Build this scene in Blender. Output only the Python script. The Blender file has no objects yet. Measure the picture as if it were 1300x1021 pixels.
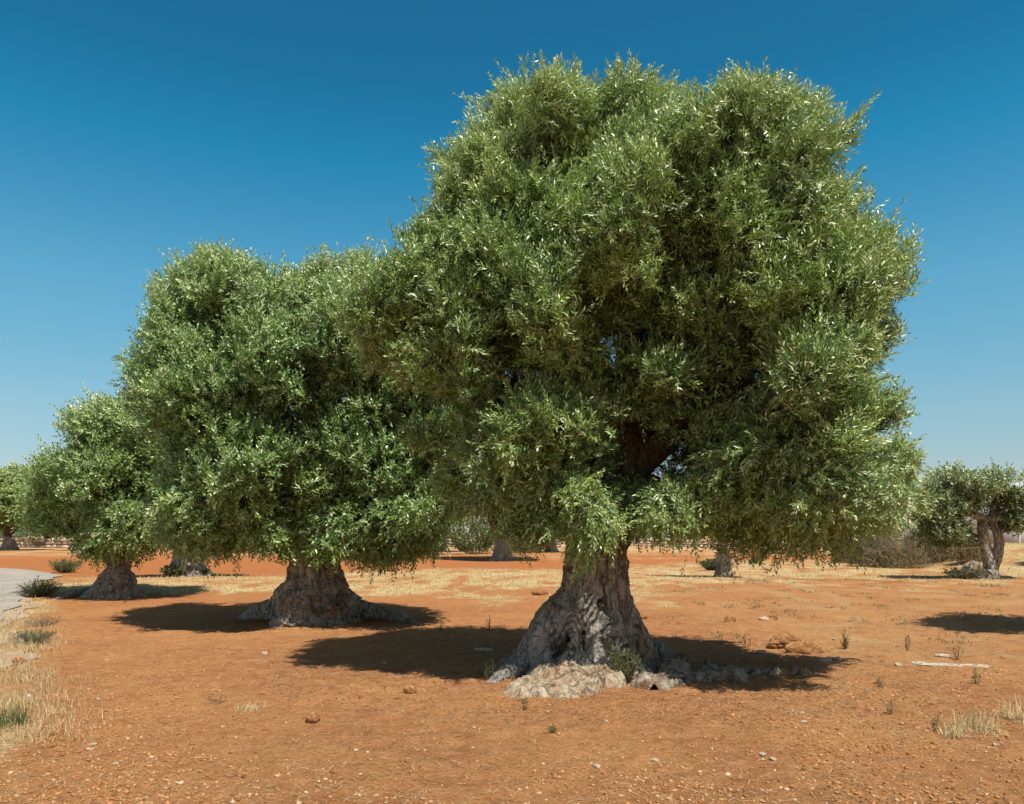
import bpy, math, random
import numpy as np
from mathutils import Vector, Quaternion
scene = bpy.context.scene
C = scene.collection
R = math.radians

# ---------------------------------------------------------------- camera
CAMH = 1.6
cam_d = bpy.data.cameras.new('camera'); cam = bpy.data.objects.new('camera', cam_d); C.objects.link(cam)
cam.location = (0, 0, CAMH); cam.rotation_euler = (R(90), 0, 0)
cam_d.sensor_width = 36; cam_d.lens = 36*1000/1300
cam_d.shift_y = (679-510.5)/1300
cam_d.clip_end = 9000; cam_d.clip_start = 0.05
scene.camera = cam
# ---------------------------------------------------------------- world, sun, exposure
SUNV = Vector((0.25, -0.42, 1.0)).normalized()
w = bpy.data.worlds.new('World'); scene.world = w; w.use_nodes = True
nt = w.node_tree; nt.nodes.clear()
sky = nt.nodes.new('ShaderNodeTexSky'); sky.sky_type = 'NISHITA'; sky.sun_disc = False
sky.sun_elevation = math.asin(SUNV.z); sky.sun_rotation = math.atan2(SUNV.x, SUNV.y)
sky.altitude = 0; sky.air_density = 1.0; sky.dust_density = 0.4; sky.ozone_density = 3.0
wc = nt.nodes.new('ShaderNodeTexCoord'); wx = nt.nodes.new('ShaderNodeSeparateXYZ'); nt.links.new(wc.outputs['Generated'], wx.inputs[0])
wr = nt.nodes.new('ShaderNodeValToRGB'); el = wr.color_ramp.elements      # pale horizon, polarised blue higher up; unseen zenith warmed to neutralise fill light
stops = [(0.0, (1.00, .93, .93)), (.08, (1.10, 1.03, 1.0)), (.146, (1.22, 1.24, 1.10)), (.283, (.97, 1.49, 1.34)), (.424, (.27, 1.27, 1.28)), (.495, (.21, 1.02, 1.07)), (.57, (.24, .96, 1.02)), (.66, (1.05, .78, .68))]
while len(el) < len(stops): el.new(0.5)
for e, (q, c) in zip(el, stops): e.position = q; e.color = (*[v/1.5 for v in c], 1)
nt.links.new(wx.outputs[2], wr.inputs[0])
hs = nt.nodes.new('ShaderNodeMix'); hs.data_type = 'RGBA'; hs.blend_type = 'MULTIPLY'; hs.inputs[0].default_value = 1
wm = nt.nodes.new('ShaderNodeMapRange'); wm.inputs[1].default_value = .15; wm.inputs[2].default_value = .5; wm.interpolation_type = 'SMOOTHSTEP'; nt.links.new(wx.outputs[1], wm.inputs[0])   # the polarised band lies away from the sun; unseen sky elsewhere warmed for fill
wq = nt.nodes.new('ShaderNodeMix'); wq.data_type = 'RGBA'; wq.inputs[6].default_value = (.98, .74, .60, 1); nt.links.new(wm.outputs[0], wq.inputs[0]); nt.links.new(wr.outputs[0], wq.inputs[7]); nt.links.new(wq.outputs[2], hs.inputs[7])
hs0 = nt.nodes.new('ShaderNodeHueSaturation'); hs0.inputs['Saturation'].default_value = 1.15; hs0.inputs['Hue'].default_value = 0.49
bg = nt.nodes.new('ShaderNodeBackground'); bg.inputs[1].default_value = 0.121
ow = nt.nodes.new('ShaderNodeOutputWorld')
nt.links.new(sky.outputs[0], hs0.inputs['Color']); nt.links.new(hs0.outputs[0], hs.inputs[6]); nt.links.new(hs.outputs[2], bg.inputs[0]); nt.links.new(bg.outputs[0], ow.inputs[0])
sd = bpy.data.lights.new('sun', 'SUN'); sd.energy = 4.9; sd.angle = R(0.53); sd.color = (1.0, 0.94, 0.84)
so = bpy.data.objects.new('sun', sd); C.objects.link(so)
so.rotation_mode = 'QUATERNION'; so.rotation_quaternion = (-SUNV).to_track_quat('-Z', 'Y'); so.location = (5, -10, 30)
scene.view_settings.view_transform = 'Standard'; scene.view_settings.look = 'None'
scene.view_settings.exposure = 0.3; scene.view_settings.gamma = 1.0; scene.view_settings.use_curve_mapping = False
scene.render.engine = 'CYCLES'
cy = scene.cycles
cy.max_bounces = 5; cy.diffuse_bounces = 3; cy.glossy_bounces = 2; cy.transmission_bounces = 3; cy.caustics_reflective = False; cy.caustics_refractive = False

# ---------------------------------------------------------------- numpy noise
def _hash(ix, iy, iz, seed):
    h = (ix.astype(np.int64)*374761393 + iy.astype(np.int64)*668265263 + iz.astype(np.int64)*2147483647 + seed*1274126177) & 0xffffffff
    h = ((h ^ (h >> 13))*1274126177) & 0xffffffff
    h = ((h ^ (h >> 16))*2246822519) & 0xffffffff
    return ((h ^ (h >> 15)) & 0xffffff)/float(0xffffff)*2-1
def vnoise(p, seed=0):
    i = np.floor(p).astype(np.int64); f = p-i; u = f*f*f*(f*(f*6-15)+10)
    r = 0
    for dx in (0, 1):
        wx = u[:, 0] if dx else 1-u[:, 0]
        for dy in (0, 1):
            wy = u[:, 1] if dy else 1-u[:, 1]
            for dz in (0, 1):
                wz = u[:, 2] if dz else 1-u[:, 2]
                r = r + wx*wy*wz*_hash(i[:, 0]+dx, i[:, 1]+dy, i[:, 2]+dz, seed)
    return r
def fbm(p, octv=4, seed=0, gain=0.5):
    r = 0; a = 1.0
    for o in range(octv):
        r = r + a*vnoise(p*(2.03**o)+o*17.3, seed+o); a *= gain
    return r
def ridged(p, octv=4, seed=0, gain=0.55):
    r = 0; a = 1.0; s = 0
    for o in range(octv):
        r = r + a*(1-2*np.abs(vnoise(p*(2.03**o)+o*11.7, seed+o))); s += a; a *= gain
    return r/s
def sstep(a, b, x):
    t = np.clip((x-a)/(b-a), 0, 1); return t*t*(3-2*t)

# ---------------------------------------------------------------- mesh helpers
def np_mesh(name, v, f, smooth=False, attrs=None, mats=None):
    """v (N,3); f (M,k) int array of one polygon size, or list of such arrays"""
    me = bpy.data.meshes.new(name)
    fl = f if isinstance(f, list) else [f]
    fl = [a for a in fl if len(a)]
    me.vertices.add(len(v)); me.vertices.foreach_set('co', np.asarray(v, np.float32).ravel())
    tot = sum(a.size for a in fl); me.loops.add(tot)
    me.loops.foreach_set('vertex_index', np.concatenate([a.ravel() for a in fl]).astype(np.int32))
    sizes = np.concatenate([np.full(len(a), a.shape[1], np.int32) for a in fl])
    st = np.concatenate([[0], np.cumsum(sizes)[:-1]]).astype(np.int32)
    me.polygons.add(len(sizes)); me.polygons.foreach_set('loop_start', st); me.polygons.foreach_set('loop_total', sizes)
    if smooth: me.polygons.foreach_set('use_smooth', np.ones(len(sizes), bool))
    for k, a in (attrs or {}).items():
        a = np.asarray(a, np.float32)
        if a.ndim == 1:
            at = me.attributes.new(k, 'FLOAT', 'POINT'); at.data.foreach_set('value', a)
        else:
            at = me.attributes.new(k, 'FLOAT_COLOR', 'POINT'); at.data.foreach_set('color', np.c_[a, np.ones(len(a))].astype(np.float32).ravel())
    me.update(calc_edges=True)
    if mats: me.materials.append(mats)
    return me
class MB:
    def __init__(s): s.v = []; s.f = {}; s.n = 0; s.a = []
    def add(s, v, f, a=None):
        v = np.asarray(v, float); s.v.append(v)
        for ff in (f if isinstance(f, list) else [f]):
            ff = np.asarray(ff)
            if len(ff): s.f.setdefault(ff.shape[1], []).append(ff+s.n)
        s.a.append(np.full(len(v), 0.5) if a is None else (np.full(len(v), a) if np.isscalar(a) else a))
        s.n += len(v)
    def build(s, name, mat, parent=None, smooth=True, loc=(0, 0, 0)):
        me = np_mesh(name, np.concatenate(s.v), [np.concatenate(x) for x in s.f.values()], smooth, {'var': np.concatenate(s.a)}, mat)
        return link(name, me, parent, loc)
def link(name, me, parent=None, loc=(0, 0, 0)):
    o = bpy.data.objects.new(name, me); C.objects.link(o); o.location = loc
    if parent: o.parent = parent
    return o
def tag(o, label=None, cat=None, group=None, kind=None):
    if label: o['label'] = label
    if cat: o['category'] = cat
    if group: o['group'] = group
    if kind: o['kind'] = kind
    return o
def empty(name, loc, rz=0):
    o = bpy.data.objects.new(name, None); C.objects.link(o); o.location = loc; o.rotation_euler = (0, 0, rz); o.empty_display_size = 0.3
    return o
def copy_tree(o, parent=None):
    c = o.copy(); C.objects.link(c)
    if parent: c.parent = parent
    for ch in list(o.children): copy_tree(ch, c)
    return c
def catmull(P, n):
    P = np.asarray(P, float); k = len(P)
    Q = np.vstack([2*P[0]-P[1], P, 2*P[-1]-P[-2]])
    t = np.linspace(0, k-1-1e-9, n); i = t.astype(int); u = (t-i)[:, None]
    p0, p1, p2, p3 = Q[i], Q[i+1], Q[i+2], Q[i+3]
    return 0.5*((2*p1)+(-p0+p2)*u+(2*p0-5*p1+4*p2-p3)*u*u+(-p0+3*p1-3*p2+p3)*u**3)
def tube(path, radii, seg=8, nsub=None, amp=0, freq=3, seed=0, flat=1.0):
    n = nsub or len(path)
    P = catmull(path, n); r = np.interp(np.linspace(0, 1, n), np.linspace(0, 1, len(radii)), radii)
    T = np.gradient(P, axis=0); T /= np.linalg.norm(T, axis=1)[:, None]+1e-9
    ref = np.array([0.13, 0.31, 1.0]) if abs(T[:, 2]).mean() < 0.8 else np.array([1.0, 0.2, 0.1])
    U = np.cross(T, ref); U /= np.linalg.norm(U, axis=1)[:, None]; V = np.cross(T, U)
    th = np.linspace(0, 2*math.pi, seg, endpoint=False)
    D = U[:, None]*np.cos(th)[None, :, None]+V[:, None]*np.sin(th)[None, :, None]
    rr = r[:, None]*np.ones(seg)
    if amp:
        S = P[:, None]+D*r[:, None, None]
        q = S.reshape(-1, 3)*freq
        rr = rr*(1+amp*ridged(q*np.array([1, 1, 0.5]), 4, seed).reshape(n, seg)+amp*0.5*np.sin(3*th+seed+2.0*P[:, 2:3]))
    v = (P[:, None]+D*rr[..., None]).reshape(-1, 3)
    if flat != 1: pass
    i = np.arange(n-1)[:, None]*seg; j = np.arange(seg)[None]; j2 = (j+1) % seg
    f = np.stack([i+j, i+j2, i+seg+j2, i+seg+j], -1).reshape(-1, 4)
    v = np.vstack([v, P[-1:]+T[-1:]*r[-1]*0.5]); e = (n-1)*seg; jj = np.arange(seg)
    f3 = np.stack([e+jj, e+(jj+1) % seg, np.full(seg, n*seg)], -1)
    return v, [f, f3]

# ---------------------------------------------------------------- materials
def new_mat(name):
    m = bpy.data.materials.new(name); m.use_nodes = True; t = m.node_tree; t.nodes.clear()
    o = t.nodes.new('ShaderNodeOutputMaterial'); p = t.nodes.new('ShaderNodeBsdfPrincipled'); t.links.new(p.outputs[0], o.inputs[0])
    return m, t, p, o
def N(t, ty, **kw):
    n = t.nodes.new(ty)
    for k, v in kw.items():
        if k.startswith('i_'): n.inputs[k[2:].replace('_', ' ')].default_value = v
        else: setattr(n, k, v)
    return n
def ramp(t, fac, stops):
    r = t.nodes.new('ShaderNodeValToRGB'); el = r.color_ramp.elements
    while len(el) < len(stops): el.new(0.5)
    for e, (p, c) in zip(el, stops): e.position = p; e.color = (*c, 1) if len(c) == 3 else c
    t.links.new(fac, r.inputs[0]); return r.outputs[0]
def mixc(t, fac, a, b, mode='MIX'):
    m = t.nodes.new('ShaderNodeMix'); m.data_type = 'RGBA'; m.blend_type = mode
    for s, x in ((0, fac), (6, a), (7, b)):
        if isinstance(x, (int, float)): m.inputs[s].default_value = x
        elif isinstance(x, tuple): m.inputs[s].default_value = (*x, 1)
        else: t.links.new(x, m.inputs[s])
    return m.outputs[2]
def coords(t, scale=(1, 1, 1)):
    c = t.nodes.new('ShaderNodeTexCoord'); mp = t.nodes.new('ShaderNodeMapping'); mp.inputs['Scale'].default_value = scale
    t.links.new(c.outputs['Object'], mp.inputs[0]); return mp.outputs[0]
def noise(t, vec, sc, det=6, rough=0.6, dist=0.0):
    n = t.nodes.new('ShaderNodeTexNoise'); n.inputs['Scale'].default_value = sc; n.inputs['Detail'].default_value = det
    n.inputs['Roughness'].default_value = rough; n.inputs['Distortion'].default_value = dist; t.links.new(vec, n.inputs['Vector']); return n.outputs[0]
def voro(t, vec, sc, feature='F1'):
    n = t.nodes.new('ShaderNodeTexVoronoi'); n.feature = feature; n.inputs['Scale'].default_value = sc; t.links.new(vec, n.inputs['Vector']); return n.outputs[0]
def bump(t, p, h, strength, dist, prev=None):
    b = t.nodes.new('ShaderNodeBump'); b.inputs['Strength'].default_value = strength; b.inputs['Distance'].default_value = dist
    t.links.new(h, b.inputs['Height'])
    if prev: t.links.new(prev, b.inputs['Normal'])
    t.links.new(b.outputs[0], p.inputs['Normal']); return b.outputs[0]

def leaf_mat(name, back=(0.26, 0.38, 0.24), trans=0.14, rough=0.40, tcol=(1.1, 1.25, 0.5)):
    m, t, p, o = new_mat(name)
    a = N(t, 'ShaderNodeAttribute', attribute_name='leafcol')
    g = N(t, 'ShaderNodeNewGeometry')
    under = mixc(t, 0.62, a.outputs['Color'], back)
    col = mixc(t, g.outputs['Backfacing'], a.outputs['Color'], under)
    t.links.new(col, p.inputs['Base Color']); p.inputs['Roughness'].default_value = rough
    p.inputs['Specular IOR Level'].default_value = 0.6
    tr = N(t, 'ShaderNodeBsdfTranslucent'); tc = mixc(t, 1.0, a.outputs['Color'], tcol, 'MULTIPLY'); t.links.new(tc, tr.inputs[0])
    ms = N(t, 'ShaderNodeMixShader'); ms.inputs[0].default_value = trans
    t.links.new(p.outputs[0], ms.inputs[1]); t.links.new(tr.outputs[0], ms.inputs[2]); t.links.new(ms.outputs[0], o.inputs[0])
    return m
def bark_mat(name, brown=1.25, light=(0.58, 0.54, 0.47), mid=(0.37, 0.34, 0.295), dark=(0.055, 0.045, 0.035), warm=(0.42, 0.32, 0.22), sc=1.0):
    m, t, p, o = new_mat(name)
    v = coords(t, (sc, sc, sc*0.45)); v2 = coords(t, (sc, sc, sc))
    a = noise(t, v, 7, 8, 0.68, 1.2); b = noise(t, v2, 26, 6, 0.7, 0.4); c = noise(t, v2, 1.7, 3, 0.5)
    vc = voro(t, v, 9, 'DISTANCE_TO_EDGE')
    col = ramp(t, a, [(0.28, dark), (0.43, mid), (0.62, light), (0.8, tuple(min(1, x*1.25) for x in light))])
    col2 = ramp(t, a, [(0.28, dark), (0.45, tuple(x*0.6 for x in warm)), (0.7, warm)])
    cm = ramp(t, c, [(0.52, (0, 0, 0)), (0.66, (1, 1, 1))])
    x = mixc(t, cm, col, col2)
    sp = ramp(t, b, [(0.35, (0.6, 0.6, 0.6)), (0.6, (1.1, 1.1, 1.1))])
    x = mixc(t, 0.8, x, sp, 'MULTIPLY')
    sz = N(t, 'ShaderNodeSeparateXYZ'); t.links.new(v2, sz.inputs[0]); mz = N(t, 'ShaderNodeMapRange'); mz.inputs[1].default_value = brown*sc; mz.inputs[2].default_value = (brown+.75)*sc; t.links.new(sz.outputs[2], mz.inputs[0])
    x = mixc(t, mz.outputs[0], x, mixc(t, a, (0.05, 0.036, 0.026), (0.19, 0.135, 0.09)))  # upper bark goes dark brown: heartwood tone plus crown shade put into the colour
    fz = ramp(t, noise(t, coords(t, (sc, sc, sc*.3)), 5.0, 5, .6, 2.2), [(.455, (1, 1, 1)), (.49, (.12, .10, .08)), (.51, (.12, .10, .08)), (.545, (1, 1, 1))]); x = mixc(t, .75, x, fz, 'MULTIPLY')
    t.links.new(x, p.inputs['Base Color']); p.inputs['Roughness'].default_value = 0.9; p.inputs['Specular IOR Level'].default_value = 0.2
    n1 = bump(t, p, a, 0.9, 0.10/sc); vr = ramp(t, vc, [(0.0, (0, 0, 0)), (0.14, (1, 1, 1))])
    n2 = bump(t, p, vr, 0.45, 0.03/sc, n1); bump(t, p, b, 0.7, 0.02/sc, n2)
    return m
def rock_mat(name, pale=(0.50, 0.42, 0.31), mid=(0.36, 0.26, 0.165), red=(0.36, 0.17, 0.07), amt=0.5, dark=(0.10, 0.085, 0.065), crack=.7):
    m, t, p, o = new_mat(name)
    v = coords(t); a = noise(t, v, 4.5, 8, 0.65, 0.6); b = noise(t, v, 30, 6, 0.7); c = noise(t, v, 2.3, 5, 0.6)
    col = ramp(t, a, [(0.30, dark), (0.40, mid), (0.56, pale), (0.8, tuple(min(1, x*1.15) for x in pale))])
    col = mixc(t, ramp(t, c, [(0.62-amt*0.3, (0, 0, 0)), (0.78-amt*0.3, (1, 1, 1))]), col, red)
    at = N(t, 'ShaderNodeAttribute', attribute_name='var')
    col = mixc(t, 0.6, col, ramp(t, b, [(0.3, (0.65, 0.65, 0.65)), (0.6, (1.1, 1.1, 1.1))]), 'MULTIPLY')
    fz = ramp(t, noise(t, v, 3.2, 5, .65, 1.8), [(.465, (1, 1, 1)), (.495, (.25, .21, .17)), (.505, (.25, .21, .17)), (.535, (1, 1, 1))]); col = mixc(t, crack, col, fz, 'MULTIPLY')
    t.links.new(col, p.inputs['Base Color']); p.inputs['Roughness'].default_value = 0.95; p.inputs['Specular IOR Level'].default_value = 0.15
    n1 = bump(t, p, a, 1.0, 0.07); n1 = bump(t, p, fz, .6, .03, n1); bump(t, p, b, 0.8, 0.018, n1); return m
def var_mat(name, stops, rough=0.8, trans=0.0, nsc=0):
    m, t, p, o = new_mat(name)
    at = N(t, 'ShaderNodeAttribute', attribute_name='var')
    col = ramp(t, at.outputs['Fac'], stops)
    if nsc:
        col = mixc(t, 0.7, col, ramp(t, noise(t, coords(t), nsc, 5, 0.7), [(0.3, (0.6, 0.6, 0.6)), (0.65, (1.15, 1.15, 1.15))]), 'MULTIPLY')
    t.links.new(col, p.inputs['Base Color']); p.inputs['Roughness'].default_value = rough; p.inputs['Specular IOR Level'].default_value = 0.25
    if trans:
        tr = N(t, 'ShaderNodeBsdfTranslucent'); t.links.new(col, tr.inputs[0]); ms = N(t, 'ShaderNodeMixShader'); ms.inputs[0].default_value = trans
        t.links.new(p.outputs[0], ms.inputs[1]); t.links.new(tr.outputs[0], ms.inputs[2]); t.links.new(ms.outputs[0], o.inputs[0])
    return m
M_leaf = leaf_mat('olive_leaves')
M_leaf_far = leaf_mat('olive_leaves_distant', back=(0.24, 0.36, 0.19))
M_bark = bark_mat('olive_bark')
M_bark_far = bark_mat('olive_bark_distant', sc=0.6)
M_bark_pale = bark_mat('pale_olive_bark', brown=9, sc=0.8)
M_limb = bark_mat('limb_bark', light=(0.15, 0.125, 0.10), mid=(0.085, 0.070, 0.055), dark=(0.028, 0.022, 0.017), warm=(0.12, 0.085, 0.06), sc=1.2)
M_rock = rock_mat('pale_limestone', amt=0.25)
M_peb_rock = rock_mat('pale_stone', pale=(0.62, 0.55, 0.43), mid=(0.5, 0.4, 0.28), dark=(.3, .22, .15), amt=0.2, crack=0.0)
M_rock_red = rock_mat('soil_stained_limestone', crack=.35, pale=(0.55, 0.32, 0.15), mid=(0.42, 0.2, 0.08), amt=0.7)
M_rock_grey = rock_mat('grey_limestone', pale=(0.38, 0.32, 0.25), mid=(0.22, 0.17, 0.12), amt=0.3)
M_weed = var_mat('weed_green', [(0.0, (0.05, 0.09, 0.025)), (0.6, (0.10, 0.16, 0.05)), (1.0, (0.2, 0.22, 0.09))], 0.6, 0.25)
M_greybush = var_mat('grey_green_foliage', [(0.0, (0.05, 0.07, 0.03)), (0.6, (0.12, 0.14, 0.07)), (1.0, (0.26, 0.25, 0.15))], 0.7, 0.2)
M_straw = var_mat('dry_straw', [(0.0, (0.20, 0.13, 0.06)), (0.5, (0.50, 0.38, 0.19)), (1.0, (0.72, 0.60, 0.36))], 0.7, 0.2)
M_brush = var_mat('dry_brushwood', [(0.0, (0.055, 0.05, 0.028)), (0.5, (0.21, 0.17, 0.09)), (1.0, (0.44, 0.35, 0.21))], 0.85, 0.0)
M_twig = var_mat('dead_twigs', [(0.0, (0.05, 0.03, 0.02)), (1.0, (0.26, 0.18, 0.11))], 0.85)

# ---------------------------------------------------------------- ground
def band_mask(x, y):
    """0..1 amount of dry grass cover at world x,y"""
    q = np.stack([x*0.35, y*0.22, x*0], -1); n = fbm(q, 4, 5)
    q2 = np.stack([x*1.7, y*1.0, x*0], -1); n2 = fbm(q2, 4, 9)
    near = 20.5+np.clip(x-1, 0, 12)*0.55 + np.clip(-x-6, 0, 20)*0.15
    far = 37+np.clip(x, 0, 14)*1.2 - np.clip(-x-5, 0, 10)*0.9
    b = sstep(near-3.2, near+3.0, y+n*2.6+n2*1.2)*(1-sstep(far-6, far+5, y+n*5+n2*3))
    # narrow arm running left in front of the third tree
    arm = sstep(22.0, 22.8, y+n*0.8)*(1-sstep(24.6, 25.6, y+n*0.8))*(1-sstep(-8, -5, x))*sstep(-13.5, -12, x)
    farf = sstep(50, 74, y+n*9)*0.75
    right = sstep(2.5, 6, x+n)*sstep(9.5, 12, y+n*2)*(1-sstep(24, 27, y))*0.55
    left = (1-sstep(-0.60*y-.3, -0.60*y+.45, x+n*0.35))*(1-sstep(18, 22, y))*0.85
    b = np.maximum.reduce([b, arm, farf, left])
    b = np.clip(b*(0.75+0.6*n2), 0, 1)
    return b, np.clip(right*(0.35+1.5*np.clip(n2, 0, 1)), 0, 1)
def base_z(x, y):
    n = fbm(np.stack([x*0.12, y*0.12, x*0], -1), 3, 31)
    z = 0.10*n*sstep(9, 25, y)
    # bank on the right, around the leaning tree
    z = z + 1.0*sstep(17.5, 24, x-0.1*(y-30))*sstep(24, 33, y)*(1-sstep(48, 65, y))
    # the field on the left verge sinks a little towards the road
    z = z - 0.12*sstep(0.2, 2.5, -x-0.61*y)*(1-sstep(24, 30, y))*sstep(4, 9, y)
    return z
def ground_z(x, y, detail=True):
    x = np.atleast_1d(np.asarray(x, float)); y = np.atleast_1d(np.asarray(y, float))
    z = base_z(x, y)
    r = np.hypot(x, y)
    p = np.stack([x, y, x*0], -1)
    near = 1-sstep(14, 40, r)
    z = z + 0.022*fbm(p*0.9, 3, 3)*(0.3+0.7*near)
    if detail:
        z = z + near*0.016*fbm(p*4.5, 3, 8) + (1-sstep(8, 18, r))*0.009*ridged(p*11, 3, 12)
    # soil heaped against the big trunk
    d = np.hypot(x-0.9, y-9.1); z = z + 0.08*np.exp(-(d/1.5)**2)
    return z
def axis_coords(lo, hi, dlo, dhi, step, grow=1.045):
    a = list(np.arange(dlo, dhi, step)); s = step
    while a[-1] < hi: s *= grow; a.append(a[-1]+s)
    s = step; b = []
    c = dlo
    while c > lo: s *= grow; c -= s; b.append(c)
    return np.array(b[::-1]+a)
gx = axis_coords(-4000, 4000, -6.2, 6.2, 0.032, 1.05); gy = axis_coords(-3000, 6000, 4.2, 13.5, 0.026, 1.035)
X, Y = np.meshgrid(gx, gy); xs, ys = X.ravel(), Y.ravel()
zs = ground_z(xs, ys)
nx, ny = len(gx), len(gy)
ii = (np.arange(ny-1)[:, None]*nx+np.arange(nx-1)[None]).ravel()
gf = np.stack([ii, ii+1, ii+nx+1, ii+nx], -1)
bm_, rm_ = band_mask(xs, ys)
m, t, p, o = new_mat('red_soil')
v = coords(t)
n1 = noise(t, v, 0.5, 5, 0.6); n2 = noise(t, v, 5, 8, 0.7); n3 = noise(t, v, 38, 6, 0.75); n4 = noise(t, v, 1.3, 6, 0.65, 0.5)
soil = ramp(t, n2, [(0.25, (0.24, 0.096, 0.033)), (0.45, (0.37, 0.168, 0.070)), (0.62, (0.455, 0.226, 0.102)), (0.8, (0.57, 0.33, 0.165))])
soil = mixc(t, ramp(t, n1, [(0.4, (0, 0, 0)), (0.65, (0.6, 0.6, 0.6))]), soil, (0.53, 0.275, 0.110))
soil = mixc(t, 0.75, soil, ramp(t, n3, [(0.32, (0.50, 0.46, 0.42)), (0.5, (0.95, 0.95, 0.95)), (0.66, (1.3, 1.32, 1.36))]), 'MULTIPLY')
soil = mixc(t, .6, soil, ramp(t, noise(t, v, 110, 4, .7), [(.35, (.62, .6, .58)), (.5, (1, 1, 1)), (.62, (1.3, 1.3, 1.32))]), 'MULTIPLY')
# farther soil is a smoother, redder tilth
sep = N(t, 'ShaderNodeSeparateXYZ'); t.links.new(v, sep.inputs[0])
mr = N(t, 'ShaderNodeMapRange'); mr.inputs[1].default_value = 12; mr.inputs[2].default_value = 30; t.links.new(sep.outputs[1], mr.inputs[0])
soil = mixc(t, mr.outputs[0], soil, mixc(t, n2, (0.31, 0.115, 0.040), (0.43, 0.170, 0.062)))
at = N(t, 'ShaderNodeAttribute', attribute_name='straw'); at2 = N(t, 'ShaderNodeAttribute', attribute_name='scrub')
vs = coords(t, (1.0, 0.35, 1)); n5 = noise(t, vs, 9, 6, 0.75)
straw = ramp(t, n5, [(0.3, (0.27, 0.155, 0.055)), (0.5, (0.50, 0.37, 0.18)), (0.7, (0.66, 0.53, 0.31))])
mth = N(t, 'ShaderNodeMath', operation='MULTIPLY_ADD'); t.links.new(n4, mth.inputs[0]); mth.inputs[1].default_value = 1.5; mth.inputs[2].default_value = -0.75
ad = N(t, 'ShaderNodeMath', operation='ADD', use_clamp=True); t.links.new(mth.outputs[0], ad.inputs[0]); t.links.new(at.outputs['Fac'], ad.inputs[1])
mu = N(t, 'ShaderNodeMath', operation='MULTIPLY', use_clamp=True); t.links.new(ad.outputs[0], mu.inputs[0])
mm = N(t, 'ShaderNodeMath', operation='MULTIPLY', use_clamp=True); t.links.new(at.outputs['Fac'], mm.inputs[0]); mm.inputs[1].default_value = 1.6; t.links.new(mm.outputs[0], mu.inputs[1])
col = mixc(t, mu.outputs[0], soil, straw)
m2 = N(t, 'ShaderNodeMath', operation='MULTIPLY', use_clamp=True); t.links.new(at2.outputs['Fac'], m2.inputs[0]); t.links.new(n5, m2.inputs[1])
col = mixc(t, m2.outputs[0], col, (0.46, 0.34, 0.17))
t.links.new(col, p.inputs['Base Color']); p.inputs['Roughness'].default_value = 1.0; p.inputs['Specular IOR Level'].default_value = 0.05
b1 = bump(t, p, n2, 0.7, 0.08); bump(t, p, n3, 1.0, 0.025, b1)
M_soil = m
g = link('ground', np_mesh('ground', np.stack([xs, ys, zs], -1), gf, True, {'straw': bm_, 'scrub': rm_}, M_soil)); tag(g, kind='structure')

rng = np.random.default_rng(11)
def at_px(px, py, h=0.0):
    """ground point seen at photograph pixel px,py (flat ground)"""
    d = CAMH*1000/(py-679.0); return ((px-650)/1000*d, d, h)
def frag_mesh(name, pts, size, mat, var, flat=0.6, label=None):
    """many small angular fragments in one mesh"""
    phi = (1+5**.5)/2
    ico = np.array([(-1, phi, 0), (1, phi, 0), (-1, -phi, 0), (1, -phi, 0), (0, -1, phi), (0, 1, phi), (0, -1, -phi), (0, 1, -phi), (phi, 0, -1), (phi, 0, 1), (-phi, 0, -1), (-phi, 0, 1)])/1.9
    fc = np.array([(0, 11, 5), (0, 5, 1), (0, 1, 7), (0, 7, 10), (0, 10, 11), (1, 5, 9), (5, 11, 4), (11, 10, 2), (10, 7, 6), (7, 1, 8), (3, 9, 4), (3, 4, 2), (3, 2, 6), (3, 6, 8), (3, 8, 9), (4, 9, 5), (2, 4, 11), (6, 2, 10), (8, 6, 7), (9, 8, 1)])
    n = len(pts)
    V = ico[None]*(1+rng.uniform(-.38, .38, (n, 12, 1)))*(size[:, None, None])*np.stack([rng.uniform(.8, 1.5, n), rng.uniform(.7, 1.2, n), rng.uniform(.4, .9, n)*flat/0.6], -1)[:, None]
    a = rng.uniform(0, 6.28, n); ca, sa = np.cos(a)[:, None], np.sin(a)[:, None]
    V = np.stack([V[..., 0]*ca-V[..., 1]*sa, V[..., 0]*sa+V[..., 1]*ca, V[..., 2]], -1)+pts[:, None]
    F = (fc[None]+np.arange(n)[:, None, None]*12).reshape(-1, 3)
    return link(name, np_mesh(name, V.reshape(-1, 3), F, False, {'var': np.repeat(var, 12)}, mat))
M_clod = var_mat('soil_clods', [(0.0, (0.28, 0.115, 0.04)), (0.6, (0.43, 0.195, 0.075)), (1.0, (0.56, 0.31, 0.15))], 1.0, nsc=40)
M_peb = var_mat('pale_pebbles', [(0.0, (0.42, 0.22, 0.09)), (0.7, (0.52, 0.33, 0.17)), (1.0, (0.64, 0.50, 0.34))], 0.95, nsc=30)
def scatter_xy(n, ymin, ymax, spread=0.72):
    y = 1/(rng.uniform(1/ymax, 1/ymin, n)); x = rng.uniform(-spread, spread, n)*y; return x, y
n = 60000; x, y = scatter_xy(n, 4.3, 22); cl = fbm(np.stack([x*.8, y*.8, x*0], -1), 3, 44); k = rng.random(n) < 0.35+0.9*np.clip(cl, -0.3, 1); x, y = x[k], y[k]
s = 0.003+0.014*rng.random(len(x))**6; z = ground_z(x, y)+s*0.2
tag(frag_mesh('soil_clods', np.stack([x, y, z], -1), s, M_clod, rng.random(len(x))), kind='stuff', label='small clods of red earth covering the field', cat='soil clods')
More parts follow.
